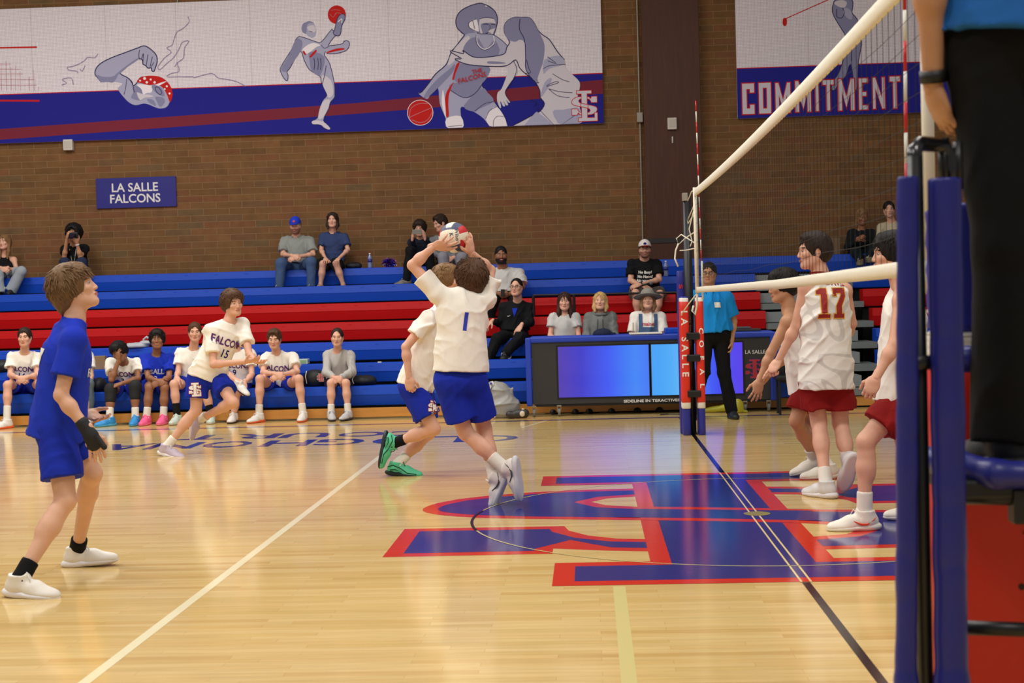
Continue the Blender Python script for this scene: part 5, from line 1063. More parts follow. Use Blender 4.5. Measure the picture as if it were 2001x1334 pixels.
def watch(o, a, m, w_=.022, frac=.94, r_=.031):
    E_, W_ = o['pt']['e'+a], o['pt']['w'+a]; d = nrm(W_-E_); p = E_+(W_-E_)*frac; MB().tube([p-d*w_/2, p+d*w_/2], r_*o['s'], 16).obj('wrist_band', m, o['r'], smooth=True)
def chest(o, txt, size, dz=-.12, m=None, back=False, dx=0., bold=.002, narrow=.9, name='shirt_text', target='shirt', roll=0.):
    s, fr, ax, up = o['s'], o['fr'], o['ax'], o['up']; N = -fr if back else fr; U = -ax if back else ax; Vv = nrm(up-N*(up@N)); U = nrm(U-Vv*(U@Vv)-N*(U@N))
    if roll: a = math.radians(roll); U, Vv = U*math.cos(a)+Vv*math.sin(a), Vv*math.cos(a)-U*math.sin(a)
    O = o['sh']+up*dz*s+U*dx*s; return decal(name, txt, size*s, O, U, Vv, N, o[target], m, bold, narrow)
TW = cloth('white', (240, 234, 222)); TB = cloth('royal', (26, 50, 176)); SB = cloth('royal_shorts', (24, 44, 164)); MR = cloth('maroon', (134, 22, 22)); TK = cloth('black', (15, 15, 17)); DN = cloth('denim', (66, 88, 124), sc=16); GR = cloth('heather', (178, 174, 168)); LG = cloth('light_grey', (196, 194, 190)); SW = cloth('sock_white', (224, 218, 206)); SKB = cloth('sock_black', (16, 16, 18)); JW = cloth('jersey_white', (238, 234, 224)); CY = cloth('cyan', (20, 130, 200)); 
def jersey_pattern():
    m = cloth('jersey_pattern', (226, 220, 208)); nt = m.node_tree; b = nt.nodes['Principled BSDF']; tc = nd(nt, 'ShaderNodeTexCoord'); vo = nd(nt, 'ShaderNodeTexNoise'); vo.inputs['Scale'].default_value = 2.4; vo.inputs['Detail'].default_value = 0; vo.inputs['Distortion'].default_value = 2.4
    nt.links.new(tc.outputs['Object'], vo.inputs['Vector']); cr = nd(nt, 'ShaderNodeValToRGB'); cr.color_ramp.elements[0].position = .50; cr.color_ramp.elements[0].color = lin((238, 234, 224)); cr.color_ramp.elements[1].position = .515; cr.color_ramp.elements[1].color = lin((212, 208, 200)); e = cr.color_ramp.elements.new(.60); e.color = lin((210, 206, 198)); e = cr.color_ramp.elements.new(.62); e.color = lin((238, 234, 224)); nt.links.new(vo.outputs['Fac'], cr.inputs[0]); nt.links.new(cr.outputs[0], b.inputs['Base Color']); return m
JP = jersey_pattern()
FT = mat('print_purple', (92, 34, 104), .7); FN = mat('print_navy', (40, 44, 84), .7); NB_ = mat('print_royal', (34, 50, 170), .7); WT = mat('print_offwhite', (226, 224, 216), .7); CR = mat('print_crimson', (150, 30, 26), .7); GD = mat('print_gold', (226, 170, 60), .7)
S_pale, S_tan, S_brown, S_dark, S_pink = ('pale', (214, 166, 138)), ('tan', (188, 138, 104)), ('brown', (146, 98, 70)), ('deep', (128, 80, 54)), ('pink', (216, 164, 138))
H_brown, H_black, H_dark, H_blond, H_light, H_red, H_ash = ('brown', (78, 52, 34)), ('black', (18, 15, 14)), ('dark_brown', (44, 30, 22)), ('blond', (190, 158, 100)), ('light_brown', (124, 92, 58)), ('chestnut', (58, 34, 26)), ('ash', (110, 82, 54))
def shoe_m(n, a, b_): return (mat('shoe_'+n, a, .55, .06, 20), mat('sole_'+n, b_, .5, .05))
# ---------------------------------------------------------------- players on the court
o = person('player in blue shirt and shorts with a black wrist brace, nearest on the left', dict(hd=(147, 566, .02), nk=(146, 622, 0), sR=(144, 664, -.16), sL=(126, 650, .16), eR=(119, 772, -.22), wR=(176, 846, -.22), eL=(150, 765, .26), wL=(166, 806, .22), pv=(113, 832, 0), kR=(128, 978, -.16), aR=(40, 1130, 'G'), kL=(180, 925, .14), aL=(151, 1074, 'G')),
    2.62, S_pale, ('shag', H_ash), (98, 21), ('tee', TB, .16), ('shorts', SB, .70), s=1.0, vox=.0075, hv=.0042, sock=SKB, shoe=shoe_m('white', (226, 220, 208), (226, 222, 222)), hips=105, seed=11, sl=.66, foldamp=.0024,
    feet={'R': {'d': (1, -.18, -.08), 'sock': .10}, 'L': {'d': (1, .1, .06), 'sock': .09}}, hands={'R': {'to': (196, 905, -.20), 'n': (-.6, .7, .2), 'curl': .25, 'vox': .003, 'spread': .2}, 'L': {'to': (214, 828, .16), 'n': (.1, -.3, .9), 'curl': .3, 'vox': .0035}})
chest(o, '7', .20, -.15, WT, back=True, dx=.0, bold=.006)
chest(o, 'FALCONS', .06, -.17, WT, bold=.002); chest(o, '7', .10, -.27, WT)
W_, E_ = o['pt']['wR'], o['pt']['eR']; d = nrm(atY(196, 905, 2.42)-W_)
blob('wrist_brace', [('c', W_-nrm(W_-E_)*.065, W_+d*.02, .034, .034, .02), ('c', W_+d*.02, W_+d*.062, .036, .040, .02, .62, nrm(np.array((-.6, .7, .2)))), ('c', W_+d*.03+np.array((.03, 0, 0)), W_+d*.075+np.array((.052, -.01, .0)), .016, .015, .01)], mat('brace_black', (14, 14, 15), .7, .1, 30, .2), .004, parent=o['r'])
P15 = o = person('player wearing number 15 in a white FALCONS shirt, lunging to the right', dict(hd=(455, 594, 0), nk=(447, 628, 0), sR=(414, 645, -.10), sL=(474, 632, .12), eR=(417, 712, -.20), wR=(482, 706, -.34), eL=(487, 692, -.05), wL=(500, 706, -.22), pv=(404, 735, 0), kR=(383, 802, -.05), aR=(326, 872, 'G'), kL=(456, 786, -.20), aL=(392, 818, .18)),
    9.15, S_pink, ('curly', H_brown), (42, 0, 4), ('tee', TW, .13), ('shorts', SB, .62), s=1.0, vox=.009, hv=.0052, sock=SW, shoe=shoe_m('lilac', (186, 170, 184), (222, 214, 214)), hips=30, seed=21, sl=.66,
    feet={'R': {'d': (1, -.35, -.22)}, 'L': {'d': (-.1, -.2, -1), 'u': (.95, .1, .0)}}, hands={'R': {'to': (512, 702, -.42), 'n': (0, .3, .9), 'curl': .3, 'vox': .0045}, 'L': {'to': (516, 712, -.38), 'n': (0, .2, .9), 'curl': .3, 'vox': .0045}})
chest(o, 'FALCONS', .10, -.13, FT, bold=.003, narrow=.85); chest(o, '15', .11, -.24, FN, bold=.002)
def shorts_logo(o, px, py, sc=.11, YO=9.1):
    q = atY(px, py, YO); N = nrm(CAM-q); U = nrm(np.cross((0, 0, 1), N)); Vv = np.cross(N, U)
    for P, lf in zip(logo_pts(sc), (.004, .0055)):
        for nm, Q, mm, e in (('outline', inset(P, -.004), CR, 0), ('face', P, WT, .0008)): decal('shorts_logo_'+nm, None, 0, q, U, Vv, N, o['pants'], mm, pts=([tuple(t) for t in Q], [tuple(range(len(Q)))]), lift=lf+e)
shorts_logo(o, 381, 761, .13)
P_gr = o = person('player in a white shirt and mint green shoes, half hidden behind the setter', dict(hd=(874, 551, 0), nk=(866, 596, 0), sR=(838, 622, -.15), sL=(868, 618, .20), eR=(793, 678, -.22), wR=(799, 738, -.24), eL=(840, 690, .25), wL=(862, 740, .2), pv=(812, 752, 0), kR=(848, 838, -.12), aR=(768, 866, -.04), kL=(838, 846, .12), aL=(776, 907, 'G')),
    7.05, S_pink, ('curly', H_light), (80, 5), ('tee', TW, .12), ('shorts', SB, .72), s=1.0, vox=.0085, hv=.005, sock={'R': SKB, 'L': SW}, shoe=shoe_m('mint', (84, 196, 150), (16, 40, 40)), hips=75, seed=31, sl=.6,
    feet={'R': {'d': (-.2, -.1, -1), 'u': (1., .0, -.5), 'lace': TK}, 'L': {'d': (1, -.1, -.12), 'lace': TK}}, hands={'R': {'to': (801, 775, -.24), 'n': (.3, .8, 0), 'curl': 1.0, 'vox': .004}, 'L': {'curl': .6}})
shorts_logo(o, 849, 795, .11, 6.95)
for a in ('L', 'R'):
    A_, td, us, sx, sh_ = o['A'+a]; b = MB(); Q = lambda x, y, z: A_+(sx*x*1.08+td*y*1.12+us*z*1.1)
    for sg in (-1, 1):
        b.tube([Q(sg*.043, -.06, -.03), Q(sg*.052, -.02, -.012), Q(sg*.05, .04, -.03), Q(sg*.05, .09, -.06), Q(sg*.046, .16, -.062)], .003, 5); b.tube([Q(sg*.05, -.04, -.05), Q(sg*.056, .0, -.042), Q(sg*.056, .05, -.055), Q(sg*.052, .0, -.066), Q(sg*.05, -.04, -.058)], .003, 5)
    b.obj('piping', TK, sh_, smooth=True)
P1_ = o = person('setter in a white number 1 shirt, seen from behind reaching for the ball', dict(hd=(920, 543, .08), nk=(906, 588, 0), sL=(856, 574, -.02), sR=(950, 584, .06), eL=(806, 518, -.02), wL=(849, 481, -.06), eR=(958, 528, .16), wR=(921, 494, .02), pv=(900, 742, 0), kL=(910, 845, .05), aL=(990, 918, -.02), kR=(946, 838, .16), aR=(966, 933, .05)),
    5.18, S_pink, ('wind', ('setter_brown', (84, 58, 39))), (198, 30), ('tee', TW, .045), ('shorts', SB, .74), s=1.02, vox=.0075, hv=.0045, sock=SW, shoe=shoe_m('white_grey', (222, 214, 208), (206, 206, 210)), hips=196, seed=41, sl=.62, foldamp=.004,
    feet={'L': {'d': (.10, .1, -1), 'u': (-.95, .3, .15), 'sock': .14}, 'R': {'d': (-.4, .15, -.9), 'u': (-.8, .2, .3), 'sock': .15}}, hands={'L': {'to': (884, 474, -.13), 'n': (.25, .75, .6), 'curl': .32, 'vox': .0033, 'spread': .55}, 'R': {'to': (914, 455, -.03), 'n': (-.75, .4, .3), 'curl': .3, 'vox': .0033, 'spread': .5}})
one = [(-.14, .5), (.12, .5), (.12, -.5), (-.14, -.5)]
chest(o, None, 0, -.215, NB_, back=True) if False else None
N = -o['fr']; U = nrm(-o['ax']); Vv = nrm(o['up']-N*(o['up']@N)); q = atY(911, 628, 5.05)
decal('shirt_number', None, 0, q, U, nrm(Vv+U*.12), N, o['shirt'], NB_, pts=([(x*.10, y*.125) for x, y in one], [(0, 1, 2, 3)]))
def swoosh(o, a, col, side=1):
    A_, td, us, sx, sh_ = o['A'+a]; b = MB(); 
    for sg in (-1, 1):
        Q = lambda y, z: A_+sx*sg*.050+td*y*1.1+us*z*1.05; P = [Q(.07, -.040), Q(.03, -.060), Q(.0, -.062), Q(-.03, -.045), Q(-.055, -.022)]
        b.tube(P, [.002, .006, .007, .004, .001], 6)
    b.obj('side_mark', col, sh_, smooth=True)
gm = mat('mark_grey', (70, 74, 82), .5)
for a in 'LR': swoosh(o, a, gm)
P17 = o = person('player in a white patterned number 17 jersey, seen from behind at the net', dict(hd=(1590, 492, 0), nk=(1603, 532, 0), sL=(1575, 560, -.02), sR=(1650, 566, .02), eL=(1556, 636, .02), wL=(1521, 704, .05), eR=(1664, 632, .12), wR=(1640, 690, .32), pv=(1614, 742, 0), kL=(1600, 824, .02), aL=(1614, 945, 'G'), kR=(1642, 826, .05), aR=(1657, 898, -.08)),
    5.42, S_pink, ('crop', H_dark), (-82, 0), ('tank', JP, .16), ('shorts', MR, .66), s=1.04, vox=.0075, hv=.0045, sock=SW, shoe=shoe_m('white_black', (206, 202, 200), (214, 206, 206)), hips=188, seed=51,
    feet={'L': {'d': (-.55, .8, -.03)}, 'R': {'d': (-.25, .35, -.9), 'u': (-.1, .95, .3)}}, hands={'L': {'to': (1500, 738, .02), 'n': (.6, .5, .0), 'curls': [.05, 1.1, 1.2, 1.2], 'curl': .6, 'vox': .0035}, 'R': {'curl': .5}})
def block_num(o, px, py, hh, Y, parts=None):
    N = -o['fr']; U = nrm(-o['ax']); Vv = nrm(o['up']-N*(o['up']@N)); U = nrm(U-Vv*(U@Vv)); q = atY(px, py, Y)
    one_ = [(-.62, -.5), (-.1, -.5), (-.1, -.38), (-.22, -.38), (-.22, .5), (-.46, .5), (-.66, .42), (-.66, .3), (-.48, .3), (-.48, -.38), (-.62, -.38)]; sev = [(.06, .5), (.66, .5), (.66, .22), (.46, -.1), (.46, -.36), (.58, -.36), (.58, -.5), (.08, -.5), (.08, -.36), (.2, -.36), (.2, -.1), (.44, .26), (.44, .34), (.22, .34), (.22, .24), (.06, .24)]
    for P in (one_, sev):
        P = [(x*hh*.75, y*hh) for x, y in P]
        for Q, mm, e in ((inset(P, -.006), GD, 0), (P, CR, .001)): decal('jersey_number', None, 0, q, U, Vv, N, o['shirt'], mm, pts=([tuple(t) for t in Q], [tuple(range(len(Q)))]), lift=.004+e, maxe=.025)
block_num(o, 1625, 592, .205, 5.3)
decal('jersey_name', 'DAVIS', .062, atY(1638, 551, 5.3), nrm(-o['ax']), nrm(np.cross(-o['fr'], nrm(-o['ax']))), -o['fr'], o['shirt'], CR, .002, .9)
P = o['pt']; nbk = P['nk']; MB().tube([nbk+(o['ax']*math.cos(t)*.07+o['fr']*math.sin(t)*.062-o['up']*(.012+.012*math.sin(t)))*1.0 for t in np.linspace(0, 6.283, 18)], .0055, 6).obj('collar_band', MR, o['shirt'], smooth=True)
P6 = o = person('dark haired player in a white sleeveless jersey, left of number 17 and reaching forward', dict(hd=(1529, 560, 0), nk=(1541, 600, 0), sL=(1538, 628, -.14), sR=(1572, 622, .14), eL=(1506, 690, -.16), wL=(1484, 744, -.18), eR=(1540, 690, .2), wR=(1500, 735, .15), pv=(1578, 752, 0), kL=(1556, 822, -.12), aL=(1592, 895, .1), kR=(1570, 820, .12), aR=(1618, 911, 'G')),
    6.35, S_tan, ('mop', H_black), (-80, -6), ('tank', JW, .15), ('shorts', MR, .70), s=1.0, vox=.0085, hv=.005, sock=SW, shoe=shoe_m('white_gold', (220, 214, 200), (206, 196, 180)), hips=-95, seed=61,
    feet={'L': {'d': (-1, -.1, -.25)}, 'R': {'d': (-1, -.15, -.03)}}, hands={'L': {'to': (1478, 778, -.2), 'n': (-.2, .9, .1), 'curl': .3, 'vox': .004, 'spread': .3}, 'R': {'curl': .4}})
P7 = o = person('player in white jersey and maroon shorts, partly hidden by the padded stand legs', dict(hd=(1741, 499, 0), nk=(1760, 545, 0), sL=(1762, 585, -.15), sR=(1776, 582, .2), eL=(1748, 672, -.22), wL=(1712, 738, -.26), eR=(1800, 680, .2), wR=(1790, 745, .1), pv=(1758, 772, 0), kL=(1692, 862, -.14), aL=(1689, 1004, 'G'), kR=(1772, 880, .12), aR=(1800, 985, .2)),
    3.98, S_pink, ('mop', H_black), (-84, 2), ('tank', JW, .14), ('shorts', MR, .66), s=1.03, vox=.0075, hv=.0045, sock=SW, shoe=shoe_m('cream', (228, 222, 206), (226, 220, 206)), hips=-80, seed=71,
    feet={'L': {'d': (-1, -.08, -.03), 'sock': .13}, 'R': {'d': (-1, .1, 0)}}, hands={'L': {'to': (1696, 775, -.27), 'n': (.3, .7, .2), 'curl': .75, 'vox': .0035}, 'R': {'curl': .5}})
for a, cc in (('L', mat('mark_orange', (226, 70, 30), .5)),): swoosh(o, a, cc)
# ---------------------------------------------------------------- officials
o = person('referee in a bright blue polo and black trousers standing behind the far net post', dict(hd=(1385, 535, 0), nk=(1385, 562, 0), sR=(1352, 580, 0), sL=(1420, 580, 0), eR=(1342, 632, .05), wR=(1338, 676, .02), eL=(1434, 628, .05), wL=(1430, 668, 0), pv=(1394, 652, 0), kR=(1372, 728, -.05), aR=(1354, 803, 0, .09), kL=(1414, 728, 0), aL=(1430, 803, 0, .09)),
    11.85, S_tan, ('short', H_black), (-12, 0), ('polo', CY, .08), ('pants', TK), s=1.0, vox=.010, hv=.0055, shoe=shoe_m('black', (14, 14, 15), (14, 14, 15)), seed=81, fat=1.2, sl=.75, feet={'R': {'lace': TK}, 'L': {'lace': TK}}, hands={'L': {'curl': .45}, 'R': {'curl': .45}})
glasses(o); MB().ball(o['pv']+o['up']*.075+o['fr']*.155, .026, sc=(1, .3, .7)).obj('belt_buckle', metal, o['pants'], smooth=True)
MB().tube([o['pv']+o['up']*.072+(o['ax']*math.cos(t)*.172+o['fr']*math.sin(t)*.146) for t in np.linspace(0, 6.283, 20)], .016, 6).obj('belt', BK, o['pants'], smooth=True)
q = o['sh']-o['up']*.09+o['ax']*.07; decal('badge', None, 0, q, o['ax'], o['up'], o['fr'], o['shirt'], WT, pts=([(-.035, -.03), (.035, -.03), (.035, .03), (-.035, .03)], [(0, 1, 2, 3)]), lift=.006)
MB().tube([o['pt']['nk']+o['ax']*.05-o['up']*.02+o['fr']*.06, o['sh']-o['up']*.13+o['fr']*.135, o['pt']['nk']-o['ax']*.05-o['up']*.02+o['fr']*.06], .004, 5).obj('lanyard', BK, o['shirt'], smooth=True)
o = person('referee in a blue polo, black trousers and black wristband standing on the padded stand', dict(hd=(2010, -470, .02), nk=(2010, -350, 0), sL=(1888, -270, -.05), sR=(2130, -270, .03), eL=(1815, -60, -.08), wL=(1824, 172, -.02), eR=(2190, -60, .1), wR=(2150, 130, .1), pv=(1990, 85, 0), kL=(1966, 480, -.03), aL=(1968, 846, -.02), kR=(2070, 480, .08), aR=(2070, 852, .08)),
    -1.18, S_tan, ('short', H_dark), (190, 0), ('polo', mat('cloth_ref_blue', (10, 96, 176), .8, .05, 9, .3), .085), ('flare', TK), s=1.0, vox=.0075, hv=.006, shoe=shoe_m('black', (14, 14, 15), (14, 14, 15)), hips=186, seed=91, fat=.6, seated=.955, foldamp=.004,
    feet={'R': {'lace': TK}, 'L': {'lace': TK, 'd': (-.25, .9, 0)}}, hands={'L': {'to': (1858, 275, .02), 'n': (.8, .3, 0), 'curl': .45, 'vox': .003}, 'R': {'curl': .5}})
watch(o, 'L', mat('strap_black', (12, 12, 13), .5), .030, .90, .033)
# ---------------------------------------------------------------- bench players
YS = 13.36
SIT = lambda hd, nk, sR, sL, eR, wR, eL, wL, pv, kR, aR, kL, aL, lean=0: dict(hd=hd, nk=nk, sR=(sR[0], sR[1]-3, sR[2]), sL=(sL[0], sL[1]-3, sL[2]), eR=eR, wR=wR, eL=eL, wL=wL, pv=pv, kR=kR, aR=aR+(.09,) if len(aR) == 3 else aR, kL=kL, aL=aL+(.09,) if len(aL) == 3 else aL)
clasp = {'R': {'d': (.8, -.2, -.4), 'n': (.2, .7, -.3), 'curl': .7}, 'L': {'d': (-.8, -.2, -.4), 'n': (-.2, .6, -.3), 'curl': .7}}
shW, shO = shoe_m('white_orange', (222, 216, 208), (226, 90, 40)), None
o = person('player in a white number 14 shirt, seated at the far left of the bench', SIT((48, 660, -.15), (48, 688, -.08), (23, 700, -.08), (72, 700, -.06), (20, 733, -.22), (36, 738, -.46), (72, 733, -.22), (50, 738, -.46), (48, 752, .06), (15, 752, -.46), (13, 808, -.55), (80, 750, -.44), (88, 806, -.5)),
    YS, S_pink, ('short', H_dark), (8, 0), ('tee', TW, .02), ('shorts', SB, .62), vox=.011, hv=.0062, sock=SW, shoe=shW, seed=101, hands=clasp, feet={'R': {'sock': .19, 'd': (-.5, -.85, 0)}})
chest(o, 'FALCONS', .09, -.115, FT, bold=.003, narrow=.85); chest(o, '14', .11, -.205, FN)
o = person('seated player in a white shirt and grey jeans, mostly hidden behind the nearest blue player', SIT((150, 655, -.1), (150, 686, -.05), (124, 700, -.05), (174, 700, -.05), (122, 735, -.15), (134, 752, -.4), (178, 735, -.15), (170, 755, -.4), (150, 752, .05), (135, 750, -.45), (135, 806, -.5), (172, 750, -.45), (172, 806, -.45)),
    YS, S_pink, ('short', H_brown), (0, 0), ('tee', TW, .02), ('pants', cloth('grey_jeans', (92, 108, 116))), vox=.012, hv=.0065, shoe=shW, seed=102, hands=clasp)
blue_shoe = shoe_m('azure', (40, 138, 204), (70, 160, 200))
o = person('player with black knee pads and bright blue shoes, head on his hand', SIT((233, 688, -.30), (241, 706, -.16), (216, 711, -.12), (268, 711, -.10), (218, 742, -.42), (232, 703, -.40), (270, 739, -.26), (232, 751, -.46), (248, 756, .06), (216, 764, -.46), (214, 808, -.55), (264, 758, -.46), (264, 808, -.52)),
    YS, S_brown, ('mop', H_black), (-12, -22, 18), ('tee', TW, .02), ('shorts', SB, .55), vox=.011, hv=.0062, sock=SW, shoe=blue_shoe, seed=103, hands={'R': {'d': (-.1, -.1, 1), 'n': (.5, .8, 0), 'curl': .5}, 'L': {'d': (-1, -.1, -.3), 'n': (-.1, .4, -.8), 'curl': .5, 'spread': .3}}, feet={'R': {'d': (-.6, -.8, 0), 'sock': .14}, 'L': {'d': (.1, -1, 0), 'sock': .13}})
chest(o, 'FALCONS', .09, -.095, FT, bold=.003, narrow=.85); chest(o, '3', .10, -.185, FN)
for k in ('kR', 'kL'): q = o['pt'][k]; a = nrm(o['pt']['a'+k[1]]-q); blob('knee_pad', [('c', q-a*.03, q+a*.11, .074, .066, .02), ('e', q+np.array((0, .03, .01)), (.074, .09, .07), None, .03)], mat('kneepad_black', (18, 18, 20), .8), .009, parent=o['r'])
pink = shoe_m('pink', (232, 92, 140), (236, 110, 140))
o = person('player in a blue LA SALLE number 13 shirt and pink shoes on the bench', SIT((307, 664, -.12), (306, 692, -.05), (282, 703, -.05), (333, 703, -.05), (290, 738, -.25), (308, 744, -.48), (330, 738, -.25), (312, 746, -.48), (306, 754, .06), (292, 757, -.46), (286, 806, -.50), (322, 757, -.46), (319, 806, -.48)),
    YS, S_brown, ('mop', H_black), (14, 4), ('tee', TB, .02), ('shorts', SB, .55), vox=.011, hv=.0062, sock=SW, shoe=pink, seed=104, hands=clasp, sl=.7, feet={'L': {'d': (0, -1, 0), 'lace': pink[0], 'sock': .13}, 'R': {'d': (-.05, -1, 0), 'lace': pink[0], 'sock': .13}})
chest(o, 'LA SALLE', .09, -.125, WT, bold=.003, narrow=.85); chest(o, '13', .10, -.22, WT, bold=.002)
o = person('seated player in a white shirt and black socks, left of the lunging number 15', SIT((381, 650, -.12), (378, 680, -.05), (352, 692, -.05), (404, 694, -.03), (348, 728, -.16), (345, 736, -.40), (412, 735, -.2), (408, 752, -.45), (378, 752, .06), (340, 750, -.47), (346, 804, -.50), (402, 760, -.44), (412, 806, -.46)),
    YS, S_pink, ('short', H_brown), (14, 0), ('tee', TW, .02), ('shorts', SB, .5), vox=.011, hv=.0062, sock=SKB, shoe=shoe_m('pale_green', (190, 204, 190), (200, 196, 186)), seed=105, hands={'R': {'d': (.1, -.5, -.8), 'n': (0, .6, -.5), 'curl': .35, 'spread': .3}, 'L': {'curl': .5}}, feet={'R': {'sock': .17}, 'L': {'sock': .17}})
o = person('seated player in a white FALCONS shirt with one leg crossed, behind number 15', SIT((462, 652, -.10), (462, 684, -.05), (438, 694, -.05), (490, 694, -.05), (440, 728, -.2), (452, 742, -.4), (492, 732, -.18), (478, 748, -.42), (462, 754, .06), (430, 724, -.50), (468, 762, -.62, .50), (462, 768, -.40), (456, 804, -.46)),
    YS, S_pink, ('short', H_brown), (0, 0), ('tee', TW, .02), ('shorts', SB, .5), vox=.011, hv=.0062, sock=None, shoe=shoe_m('white_dark', (222, 216, 208), (58, 34, 44)), seed=106, hands={'L': {'d': (-.1, -.3, -1), 'n': (0, .6, -.5), 'curl': .35}, 'R': {'curl': .5}}, feet={'R': {'d': (.75, -.55, -.45)}, 'L': {'d': (0, -1, 0)}})
chest(o, 'FALCONS', .09, -.115, FT, bold=.003, narrow=.85); chest(o, '9', .11, -.205, FN)
o = person('player in a white FALCONS shirt with wide knees, left of the woman in grey', SIT((536, 663, -.22), (541, 690, -.12), (518, 702, -.10), (572, 700, -.08), (514, 728, -.26), (538, 731, -.48), (581, 726, -.26), (546, 733, -.48), (545, 754, .06), (508, 740, -.48), (506, 802, -.52), (584, 740, -.48), (592, 804, -.50)),
    YS, S_pink, ('crop', H_brown), (4, -8), ('tee', TW, .02), ('shorts', SB, .5), vox=.011, hv=.0062, sock=SW, shoe=shW, seed=107, hands=clasp, feet={'R': {'d': (-.45, -.9, 0), 'sock': .13}, 'L': {'d': (.0, -1, 0), 'sock': .13}})
chest(o, 'FALCONS', .095, -.095, FT, bold=.003, narrow=.85); chest(o, '11', .10, -.185, FN)
o = person('woman in a light grey sweatshirt with tied back hair, seated alone on the bench', SIT((659, 660, -.14), (660, 684, -.06), (640, 697, -.06), (684, 697, -.06), (638, 727, -.22), (654, 738, -.46), (688, 727, -.22), (662, 740, -.46), (662, 752, .06), (647, 748, -.46), (647, 803, -.50), (676, 748, -.46), (680, 803, -.50)),
    YS, S_pink, ('bun', H_dark), (4, 0), ('long', GR, .02), ('shorts', cloth('navy_shorts', (30, 34, 62)), .35), s=.94, wf=.92, vox=.010, hv=.006, sock=SW, shoe=shoe_m('grey_navy', (186, 184, 186), (40, 42, 66)), seed=108, hands=clasp, feet={'R': {'d': (.25, -.95, 0), 'lace': cloth('navy_lace', (30, 34, 70)), 'sock': .12}, 'L': {'d': (-.3, -.95, 0), 'lace': cloth('navy_lace', (30, 34, 70)), 'sock': .12}})
# ---------------------------------------------------------------- spectators
YT = 17.02; ZD = RZ[0]-.38
def sit_up(hd, nk, sR, sL, eR, wR, eL, wL, pv, kR, aR, kL, aL): return dict(hd=hd, nk=nk, sR=sR, sL=sL, eR=eR, wR=wR, eL=eL, wL=wL, pv=pv, kR=kR, aR=aR, kL=kL, aL=aL)
o = person('woman in a black tank top and light jeans, far left of the top bench', sit_up((9, 474, -.05), (8, 498, 0), (-12, 507, 0), (27, 507, 0), (-14, 530, -.1), (4, 524, -.32), (33, 528, -.08), (12, 524, -.32), (14, 536, .0), (-4, 535, -.36), (-2, 570, -.42), (42, 530, -.38), (22, 566, -.40)),
    YT, S_pink, ('long', H_light), (-10, 4), ('tank', TK, .0), ('flare', cloth('pale_jeans', (150, 158, 164), sc=14)), s=.94, wf=.9, vox=.012, hv=.0068, shoe=shoe_m('black', (14, 14, 15), (14, 14, 15)), seed=111, seated=1.55, hands=clasp)
o = person('photographer with big curly hair in a black shirt on the top bench', sit_up((144, 457, -.12), (144, 478, -.03), (126, 487, 0), (166, 485, 0), (126, 501, -.16), (131, 466, -.26), (157, 502, -.2), (150, 474, -.28), (150, 524, .02), (126, 513, -.34), (124, 560, -.3), (160, 512, -.34), (172, 560, -.3)),
    YT, S_tan, ('afro', H_black), (0, -4), ('tee', TK, .02), ('pants', cloth('dark_jeans', (36, 44, 70))), s=.96, vox=.012, hv=.0068, shoe=shoe_m('black', (14, 14, 15), (14, 14, 15)), seed=112, seated=1.55, hands={'R': {'d': (.3, -.3, .9), 'n': (.6, .4, 0), 'curl': .8}, 'L': {'d': (-.2, -.3, .8), 'n': (-.3, .2, .8), 'curl': .6}})
watch(o, 'L', PW, .02, .86, .032); MB().tube([o['sh']+o['ax']*.06+o['fr']*.11, o['sh']-o['up']*.30+o['fr']*.15, o['sh']-o['ax']*.04+o['fr']*.11], .004, 5).obj('lanyard', PW, o['shirt'])
q = atY(144, 460, YT-.30); r = empty('camera_body', q-(0, 0, .05), 'black camera held to the eye by the photographer on the top bench', 'camera'); MB().box(tuple(q+(-.065, -.02, -.045)), tuple(q+(.065, .03, .045)), bev=.01).obj('housing', BK, r); MB().tube([q+(.01, -.02, 0), q+(.012, -.11, -.005)], [.036, .04], 16).obj('lens', BK, r, smooth=True); MB().tube([q+(.012, -.105, -.005), q+(.012, -.112, -.005)], .032, 16).obj('front_glass', mat('lens_glass', (30, 24, 44), .05), r)
o = person('man in a grey polo shirt, jeans and blue cap on the top bench', sit_up((577, 441, -.10), (579, 460, -.03), (556, 470, 0), (606, 470, 0), (553, 497, -.14), (572, 500, -.36), (612, 497, -.14), (578, 502, -.36), (580, 522, .02), (549, 514, -.38), (546, 560, -.40), (608, 512, -.38), (608, 558, -.38)),
    YT, S_pink, ('short', ('grey_hair', (120, 110, 100))), (0, -10), ('polo', cloth('sage_grey', (140, 144, 140)), .02), ('pants', DN), vox=.012, hv=.0065, shoe=shoe_m('brown', (60, 40, 34), (30, 24, 20)), seed=113, seated=1.55, fat=.7, sl=.8, beard=mat('beard_grey', (134, 92, 74), .7), hands=clasp)
cap(o, cloth('cap_blue', (30, 60, 190)), emblem=mat('emblem_coral', (200, 70, 66), .6))
o = person('woman in a short-sleeved denim blouse and black skirt on the top bench', sit_up((650, 431, -.06), (650, 453, 0), (631, 463, 0), (673, 463, 0), (628, 489, -.10), (636, 505, -.36), (680, 488, -.10), (662, 505, -.36), (652, 522, .02), (631, 515, -.40), (626, 560, -.36), (657, 515, -.40), (672, 560, -.34)),
    YT, S_pink, ('bob', H_dark), (0, 4), ('polo', cloth('denim_blouse', (50, 64, 104), sc=14), .0), ('shorts', TK, .95), s=.94, wf=.95, vox=.012, hv=.0065, shoe=shoe_m('tan', (150, 110, 84), (120, 90, 70)), seed=114, seated=1.55, sl=.7, hands={'R': {'d': (.15, -.8, -.3), 'n': (0, -.1, -1), 'curl': .2, 'spread': .3}, 'L': {'d': (-.15, -.8, -.3), 'n': (0, -.1, -1), 'curl': .2, 'spread': .3}})
